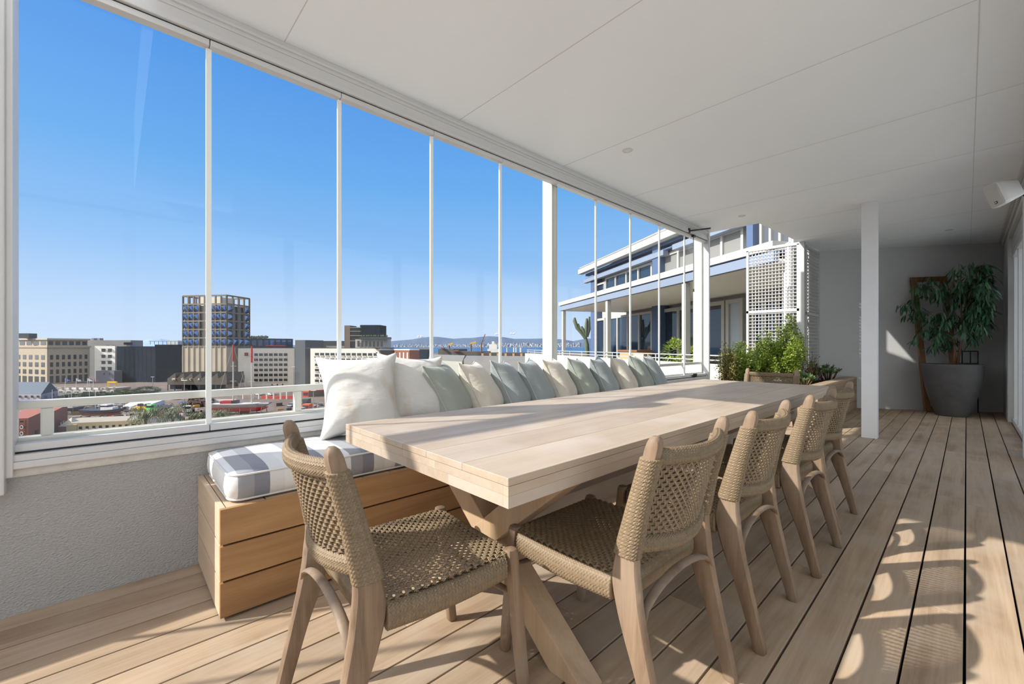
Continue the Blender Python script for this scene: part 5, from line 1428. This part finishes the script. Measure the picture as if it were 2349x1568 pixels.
cars = ((58, 935, 30, CW, 'white car parked behind the red building, leftmost in the yard'), (90, 932, 20, CRD, 'red car parked in the left part of the yard'), (78, 940, 60, CBK, 'dark car parked below the red one in the left yard'),
        (101, 926, 10, CS, 'silver car parked far left behind the rail post'), (122, 934, 40, CW, 'white car just right of the rail post'), (152, 931, 20, CW, 'white car between the rail post and the dark tugboat'), (160, 936, 10, CBL, 'blue car beside the white one left of the tugboat'),
        (178, 928, 15, CS, 'silver car on the road above the tugboat stern'), (224, 931, 25, CW, 'white car behind the dark tugboat, left one'), (216, 935, 25, CBE, 'beige car at the tugboat stern'), (246, 930, 20, CW, 'white car behind the tugboat cabin'), (266, 930, 20, CS, 'silver car behind the tugboat bow'),
        (412, 908, 20, CW, 'white car on the road before the silo entrance, left'), (425, 908, 20, CS, 'silver car on the road before the silo entrance, middle'), (437, 908, 20, CW, 'white car on the road before the silo entrance, right'), (497, 905, 15, CW, 'white car on the road right of the first glass edge'),
        (510, 905, 15, CBK, 'dark car on the road right of the first glass edge'), (668, 932, -35, CS, 'silver pick-up parked right of the yacht bow'), (560, 903, 12, CBK, 'dark car on the road behind the yacht masts'))
for px, py, rz, c_, lb in cars: car(px, dg(py), rz, c_, lb)
car(592, dg(906), 8, CW, 'white minibus on the road behind the yacht, left one', 'minibus', True, 5.2); car(620, dg(906), 8, CW, 'white minibus on the road behind the yacht, right one', 'minibus', True, 5.2)
def truck(px, d, rz, cab, bed, label, L_=7):
    q = at(px, d); t = thing('truck', label, 'truck', (q.x, q.y, G + .05), R(rz))
    m = MB(); m.loft([[(L_ * .22, y, .6), (L_ * .5, y, .6), (L_ * .5, y, 1.7), (L_ * .44, y, 2.9), (L_ * .22, y, 2.9)] for y in (-1.2, 1.2)]); m.build('cab', cab, t, local=True, bevel=.06)
    m = MB(); m.box(L_ * .33, L_ * .49, -1.22, 1.22, 1.7, 2.5); m.box(L_ * .455, L_ * .505, -1.0, 1.0, 1.75, 2.6); m.build('windscreen', WD, t, local=True)
    m = MB(); m.box(-L_ * .5, L_ * .19, -1.2, 1.2, .95, 1.25); m.box(-L_ * .5, L_ * .19, -1.2, -1.12, 1.25, 2.0); m.box(-L_ * .5, L_ * .19, 1.12, 1.2, 1.25, 2.0); m.box(-L_ * .5, -L_ * .49, -1.2, 1.2, 1.25, 2.0); m.build('load_bed', bed, t, local=True)
    for x in (-L_ * .36, -L_ * .18, L_ * .36):
        for y in (-1.1, 1.1): m = MB(); m.tube([(x, y - .15, .5), (x, y + .15, .5)], .5, 12); m.build('wheel', TY, t, local=True)
truck(365, dg(942), -60, mat('truck_green', (.08, .55, .10), .4), cm('bed_grey', (.3, .3, .32)), 'green and white truck parked beside the site cabin', 8)
truck(433, dg(946), -20, mat('truck_white', (.75, .75, .72), .4), cm('bed_ochre', (.45, .28, .14)), 'small white tipper truck right of the lamp pole', 6)
# yellow loaders
for px, lb in ((323, 'yellow wheel loader standing by the long white shed'), (340, 'yellow wheel loader right beside the first one, nearer the green truck')):
    q = at(px, dg(943)); t = thing('wheel_loader', lb, 'machine', (q.x, q.y, G), R(40))
    m = MB(); m.box(-1.8, .6, -.9, .9, .9, 2.0); m.bar((.4, 0, 1.6), (2.5, 0, .9), .8, .35); m.build('body', YL, t, local=True, bevel=.05)
    m = MB(); m.box(-.7, .4, -.7, .7, 2.0, 3.0); m.build('cab', WD, t, local=True)
    m = MB(); m.box(2.3, 3.1, -1.2, 1.2, .3, 1.2); m.build('bucket', YL, t, local=True)
    for x in (-1.2, .9):
        for y in (-1, 1): m = MB(); m.tube([(x, y - .2, .65), (x, y + .2, .65)], .65, 12); m.build('wheel', TY, t, local=True)
# boats
def hull(m, L_, w, h, keel, rz, c, sheer=.4, z0=0):
    """lofted hull along local x, bow at +x; returns matrix"""
    Mx = Matrix.Translation(c) @ Matrix.Rotation(R(rz), 4, 'Z'); rings = []
    for i in range(17):
        t = i / 16; x = -L_ / 2 + L_ * t; bw = w / 2 * (1 - max(0, (t - .45) / .55) ** 2.2) * (.78 + .22 * min(1, t / .25)); sh = h + sheer * (2 * t - .8) ** 2
        kz = keel * max(0, (t - .75) / .25) ** 2 * 1.6 + z0
        g = []
        for a, zz in ((0, 0), (.55, .12), (.86, .4), (1, 1)): g.append((x, a * bw, kz + (sh - kz) * zz))
        g = [(x, -p[1], p[2]) for p in reversed(g[1:])] + g
        rings.append([tuple(Mx @ Vector(p)) for p in g])
    m.loft(rings, caps=True); return Mx
RED = cm('antifoul_red', (.42, .02, .03), .6, .1, 1); GRH = cm('hull_grey', (.36, .33, .33), .45, .08, .5); NV = cm('hull_navy', (.03, .035, .06), .5); DKW = cm('deck_white', (.7, .7, .7))
dY = 158; q = at(557, dY); a0 = at(489, dY - 1); a1 = at(628, dY + 2); rzY = math.degrees(math.atan2((a1 - a0).y, (a1 - a0).x)); LY = (a1 - a0).length
t = thing('sailing_yacht', 'big grey sailing yacht with red underbody propped up in the boatyard', 'boat', (q.x, q.y, G))
m = MB(); Mx = hull(m, LY, 5.0, 3.75, 1.6, rzY, q + Vector((0, 0, G)), .45, 1.9); m.build('hull', GRH, t, smooth='auto')
m = MB(); hull(m, LY * .93, 4.4, 2.4, 1.0, rzY, q + Vector((0, 0, G)) - (a1 - a0).normalized() * .9, .1, .75); m.build('underbody', RED, t, smooth='auto')
m = MB(); m.box(-1.5, 2.5, -.35, .35, .1, .9, Mx); m.build('keel', cm('keel_dark', (.10, .01, .02)), t)
m = MB(); m.box(-LY * .34, -LY * .16, -1.5, 1.5, 3.7, 5.0, Mx); m.build('cabin', cm('cabin_red', (.40, .02, .03)), t)
m = MB(); m.box(-LY * .16, -LY * .08, -1.4, 1.4, 3.7, 5.1, Mx); m.build('windscreen', WD, t)
m = MB(); m.box(-LY * .45, LY * .45, -1.6, 1.6, 3.7, 4.0, Mx); m.build('deck', DKW, t)
MA = cm('mast_alu', (.5, .5, .5), .5)
for px, py in ((535, 791), (577.5, 794)):
    pm = at(px, dY); m = MB(); zt_ = zat(py, dY); m.tube([pm + Vector((0, 0, G + 3.7)), pm + Vector((0, 0, zt_))], [.26, .16], 8)
    for f in (.35, .62): zz = G + 5 + (zt_ - G - 5) * f; m.bar(pm - RT * 1.2 + Vector((0, 0, zz)), pm + RT * 1.2 + Vector((0, 0, zz)), .1, .1)
    o = m.build('mast', MA, t); m = MB(); m.tube([pm + Vector((0, 0, zt_ - 6)), pm + Vector((0, 0, zt_ + .1))], [.34, .3], 8); m.build('mast_wrap', RED, o)
    m = MB()
    for sgn in (-1, 1):
        m.tube([pm + Vector((0, 0, zt_)), pm + (a1 - a0).normalized() * sgn * 6 + Vector((0, 0, G + 3.9))], .04, 4)
    m.build('stay', MA, o)
m = MB()
for x in (-8, -4, 0, 4, 8): m.tube([Mx @ Vector((x * LY / 23, 2.9, 0)), Mx @ Vector((x * LY / 23, 1.9, 2.4))], .12, 6); m.tube([Mx @ Vector((x * LY / 23, -2.9, 0)), Mx @ Vector((x * LY / 23, -1.9, 2.4))], .12, 6)
m.build('prop', cm('prop_wood', (.2, .13, .08)), t)
dT = 152; q = at(238, dT); a0 = at(196, dT); a1 = at(291, dT); rzT = math.degrees(math.atan2((a1 - a0).y, (a1 - a0).x)); LT = (a1 - a0).length
t = thing('tugboat', 'dark navy wooden fishing boat with white wheelhouse on the hard', 'boat', (q.x, q.y, G))
m = MB(); Mx = hull(m, LT, 4.2, 2.4, 1.0, rzT, q + Vector((0, 0, G)), .45, 1.0); m.build('hull', NV, t, smooth='auto')
m = MB(); hull(m, LT * .92, 3.6, 1.3, .6, rzT, q + Vector((0, 0, G)), .1, .3); m.build('underbody', cm('old_red', (.20, .05, .04), .8, .3, 2), t, smooth='auto')
m = MB(); m.box(-.2, 2.2, -1.1, 1.1, 2.3, 4.4, Mx); m.box(2.2, 4.2, -1.1, 1.1, 2.3, 3.4, Mx); m.build('wheelhouse', DKW, t)
m = MB(); m.box(-.22, 2.22, -1.12, 1.12, 3.5, 4.0, Mx); m.build('windows', WD, t)
m = MB(); m.tube([Mx @ Vector((-3, 0, 3)), Mx @ Vector((-3, 0, 8.5))], .1, 6); m.build('mast', MA, t)
for px, d, L_, c_, lb in ((164, 156, 9, NV, 'dark grey motorboat left of the wooden fishing boat'), (120, 158, 9, DKW, 'white motor cruiser on the hard right of the rail post'), (70, 140, 11, DKW, 'white cabin cruiser with blue canopy above the red building'), (205, 170, 8, GRH, 'grey sailing dinghy behind the wooden fishing boat')):
    q = at(px, d); t = thing('motorboat', lb, 'boat', (q.x, q.y, G)); m = MB(); Mx = hull(m, L_, 3, 2.6, 1.3, math.degrees(TH) + 8, q + Vector((0, 0, G)), .3, 1.2); m.build('hull', c_, t, smooth='auto')
    m = MB(); m.box(-L_ * .2, L_ * .15, -1, 1, 2.5, 4.0, Mx); m.build('cabin', DKW, t); m = MB(); m.box(-L_ * .2 - .03, L_ * .15 + .03, -1.03, 1.03, 3.1, 3.6, Mx); m.build('windows', WBLU if px == 70 else WD, t)
    m = MB(); m.tube([Mx @ Vector((0, 0, 4)), Mx @ Vector((0, 0, 9 if px != 205 else 13))], .07, 5); m.build('mast', MA, t)
# red containers / boxes right
for pa, pb, yt, yb, m_, lb in ((694, 708, 897, 909, cm('cont_red', (.60, .07, .04)), 'open red frame container standing by the white wing'), (692, 709, 927, 937, cm('cont_orange', (.62, .10, .05)), 'low orange-red skip in front of the dark green box'), (693, 706, 915, 926, cm('cont_dkgreen', (.05, .075, .065)), 'dark green container between the two red ones')):
    d = dg(yb + 1); pl = plan(pa, d, pb, d, None, 3); t, z = bld('container', lb, pl, yt, m_, d, cat='container')
    openings(t, pl[0], pl[1], zat(yb - 2, d), zat(yt + 2, d), 1, 1, .7, .8, CDK)
pl = plan(709, dg(910), 745, dg(908), None, 5); t, z = bld('grey_shed', 'dark shed with a red roof edge left of the first pillow', pl, 897, cm('shed_grey', (.10, .085, .08)), dg(910)); block(scaled(pl, 1.03), z + .4, z).build('roof_edge', cm('roof_red', (.5, .06, .05)), t)
# colonnade of white bollards with red ramp rail
for i, px in enumerate((558, 580, 594, 612, 628, 644, 658)):
    d = dg(915); q = at(px, d); m = MB(); m.bar(q + Vector((0, 0, G)), q + Vector((0, 0, zat(897, d))), .55, .55, (1, 0, 0))
    o = m.build('concrete_pillar', CSILL); tag(o, 'slim white concrete pillar along the road behind the yacht', 'pillar', 'row of white pillars behind the yacht')
m = MB(); m.bar(at(560, 222) + Vector((0, 0, zat(893, 222))), at(676, 222) + Vector((0, 0, zat(893.5, 222))), .3, .45); m.bar(at(600, 205) + Vector((0, 0, G + .6)), at(676, 205) + Vector((0, 0, G + .6)), .3, 1.2)
tag(m.build('red_canopy_edge', cm('red_trim', (.6, .06, .05))), 'long thin red canopy edge at the foot of the white office', 'canopy')
m = MB(); m.box(-6, 6, -.1, .1, 0, 1.5, Matrix.Translation(at(512, 190) + Vector((0, 0, G))) @ Matrix.Rotation(TH, 4, 'Z'))
tag(m.build('white_fence', CSILL), 'short white fence behind the yacht stern', 'fence')
# lamp poles
for px, yt, yb, lb in ((423, 872, 976, 'tall grey lamp pole rising in front of the silo canopy'), (350, 864, 893, 'street lamp before the black glass block'), (673, 841, 905, 'slim lamp post before the dark stair tower'), (719, 895, 945, 'dark pole by the orange-red skip'), (153, 925, 962, 'short grey pole right of the rail post')):
    d = dg(yb); q = at(px, d); t = thing('lamp_post', lb, 'lamp post', q + Vector((0, 0, G)))
    m = MB(); m.tube([q + Vector((0, 0, G)), q + Vector((0, 0, zat(yt, d)))], [.16, .10], 8); m.build('pole', cm('pole_grey', (.32, .31, .30)), t)
    m = MB(); m.bar(q - RT * .9 + Vector((0, 0, zat(yt, d))), q + RT * .9 + Vector((0, 0, zat(yt, d))), .4, .2); m.build('lamp_head', CSILL, t)
# trees
TG = leafmat('tree_dark', (.035, .06, .018), .6, .1, .5); TG2 = leafmat('tree_olive', (.09, .12, .03), .6, .1, .5)
def tree(px, py_base, py_top, wpx, label, mt=TG, seed=0, n=1500):
    d = dg(py_base); q = at(px, d); h = zat(py_top, d) - G; r = wpx * d / FPX / 2; rnd = random.Random(seed + int(px))
    t = thing('round_tree', label, 'tree', q + Vector((0, 0, G))); m = MB(); m.tube([q + Vector((0, 0, G)), q + Vector((0, 0, G + h * .6))], [.3, .15], 6); m.build('trunk', MSTEM, t)
    m = MB(); rz_ = h * .38; c0 = q + Vector((0, 0, G + h * .6))
    for i in range(n):
        v = Vector((rnd.gauss(0, 1), rnd.gauss(0, 1), rnd.gauss(0, 1))).normalized(); k = rnd.uniform(.55, 1.0) * (1 + .18 * math.sin(v.x * 5 + seed) * math.cos(v.y * 4))
        leafy(m, c0 + Vector((v.x * r, v.y * r, v.z * rz_)) * k, v + Vector((0, 0, -.2)), (rnd.random(), rnd.random(), 1), rnd.uniform(.5, .8), .6, .2, .2, 1)
    m.build('foliage', mt, t)
tree(335, 906, 887, 56, 'broad dark tree in front of the black glass block', TG, 1, 2500); tree(290, 906, 893, 34, 'olive round tree left of the broad dark tree', TG2, 2)
tree(268, 908, 897, 34, 'low olive bush-like tree behind the road', TG2, 3); tree(232, 911, 899, 30, 'low dark tree below the flag masts, right one', TG, 4); tree(202, 912, 900, 26, 'low dark tree below the flag masts, middle one', TG, 5)
tree(168, 913, 905, 44, 'low dark tree below the flag masts, left one', TG, 6); tree(312, 920, 905, 30, 'dark tree just under the rail above the white shed', TG, 7); tree(250, 917, 908, 30, 'sparse thorny tree on the road under the rail', TG2, 8)
PG = leafmat('palm_green', (.07, .10, .025), .5, .15, .6, (.22, .25, .07)); PTK = cm('palm_trunk', (.16, .11, .07), .9)
def palm(px, py_c, wpx, d, label, seed):
    q = at(px, d); zc = zat(py_c, d); r = wpx * d / FPX / 2 * 1.15; rnd = random.Random(seed); t = thing('palm_tree', label, 'palm', q + Vector((0, 0, G)))
    m = MB(); m.tube([q + Vector((0, 0, G)), q + Vector((0, 0, zc))], [.35, .28], 8); m.build('trunk', PTK, t)
    m = MB()
    for i in range(64):
        a = rnd.uniform(0, 2 * PI); e = rnd.uniform(-.35, 1.25); L_ = r * rnd.uniform(.8, 1.15); p = q + Vector((0, 0, zc)); pv = p
        for k in range(7):
            f = k / 6; ang = e - f * 1.5; dv = Vector((math.cos(a) * math.cos(ang), math.sin(a) * math.cos(ang), math.sin(ang))); nx = pv + dv * L_ / 6
            for sgn in (-1, 1):
                sd = Vector((-math.sin(a), math.cos(a), -.5 * 1)) * sgn if sgn > 0 else Vector((math.sin(a), -math.cos(a), -.5))
                leafy(m, pv, (sd + dv * .8), (0, 0, 1), L_ * .36 * (1.1 - f * .6), L_ * .13, .1, .3, 1)
            pv = nx
    m.build('fronds', PG, t)
palm(334, 950, 62, 112, 'leftmost palm beside the cream-yellow building', 1); palm(396, 946, 62, 116, 'palm in front of the green truck, left of the lamp pole', 2)
palm(453, 957, 52, 120, 'palm between the lamp pole and the first glass edge', 3); palm(508, 950, 46, 122, 'palm in front of the yacht stern', 4); palm(556, 957, 34, 126, 'small palm below the yacht keel', 5)
# rubble heap
m = MB(); rnd = random.Random(15)
for i in range(140):
    q = at(rnd.uniform(436, 486), rnd.uniform(176, 190)); w = rnd.uniform(.3, 1.1); zc = G + abs(rnd.gauss(0, .8)); m.box(q.x - w, q.x + w, q.y - w, q.y + w, G, zc + w)
tag(m.build('scrap_heap', cm('scrap', (.09, .05, .04), .9, .4, 2, island=.5)), 'dark heap of scrap and rubble left of the yacht', 'heap', kind='stuff')
# loose gear lying about the boatyard
m = MB(); rnd = random.Random(41)
for i in range(230):
    px = rnd.choice((rnd.uniform(118, 300), rnd.uniform(300, 490), rnd.uniform(640, 740))); q = at(px, rnd.uniform(146, 186)); w = rnd.uniform(.2, .9); l = rnd.uniform(.2, 1.3); h = rnd.uniform(.2, 1.3)
    m.box(-w, w, -l, l, 0, h, Matrix.Translation(q + Vector((0, 0, G))) @ Matrix.Rotation(rnd.uniform(0, 3), 4, 'Z'))
for i in range(26):
    q = at(rnd.uniform(118, 300), rnd.uniform(150, 190)); m.tube([q + Vector((0, 0, G)), q + Vector((0, 0, G + rnd.uniform(3, 7)))], .06, 5)
gm = bpy.data.materials.new('yard_gear_paint'); gm.use_nodes = True; t_ = gm.node_tree; gg = t_.nodes.new('ShaderNodeNewGeometry'); rr = t_.nodes.new('ShaderNodeValToRGB'); rr.color_ramp.interpolation = 'CONSTANT'
t_.links.new(gg.outputs['Random Per Island'], rr.inputs[0]); t_.links.new(rr.outputs[0], t_.nodes['Principled BSDF'].inputs['Base Color'])
for k, (p_, c_) in enumerate(((0.0, (.05, .04, .04)), (.25, (.45, .45, .44)), (.45, (.12, .09, .07)), (.62, (.06, .09, .16)), (.75, (.30, .26, .22)), (.88, (.35, .05, .03)), (.94, (.5, .32, .05)))):
    e_ = rr.color_ramp.elements[k] if k < 2 else rr.color_ramp.elements.new(p_); e_.position = p_; e_.color = (*c_, 1)
tag(m.build('yard_gear', gm), 'scatter of crates, trestles and poles between the boats in the yard', 'boatyard gear', kind='stuff')
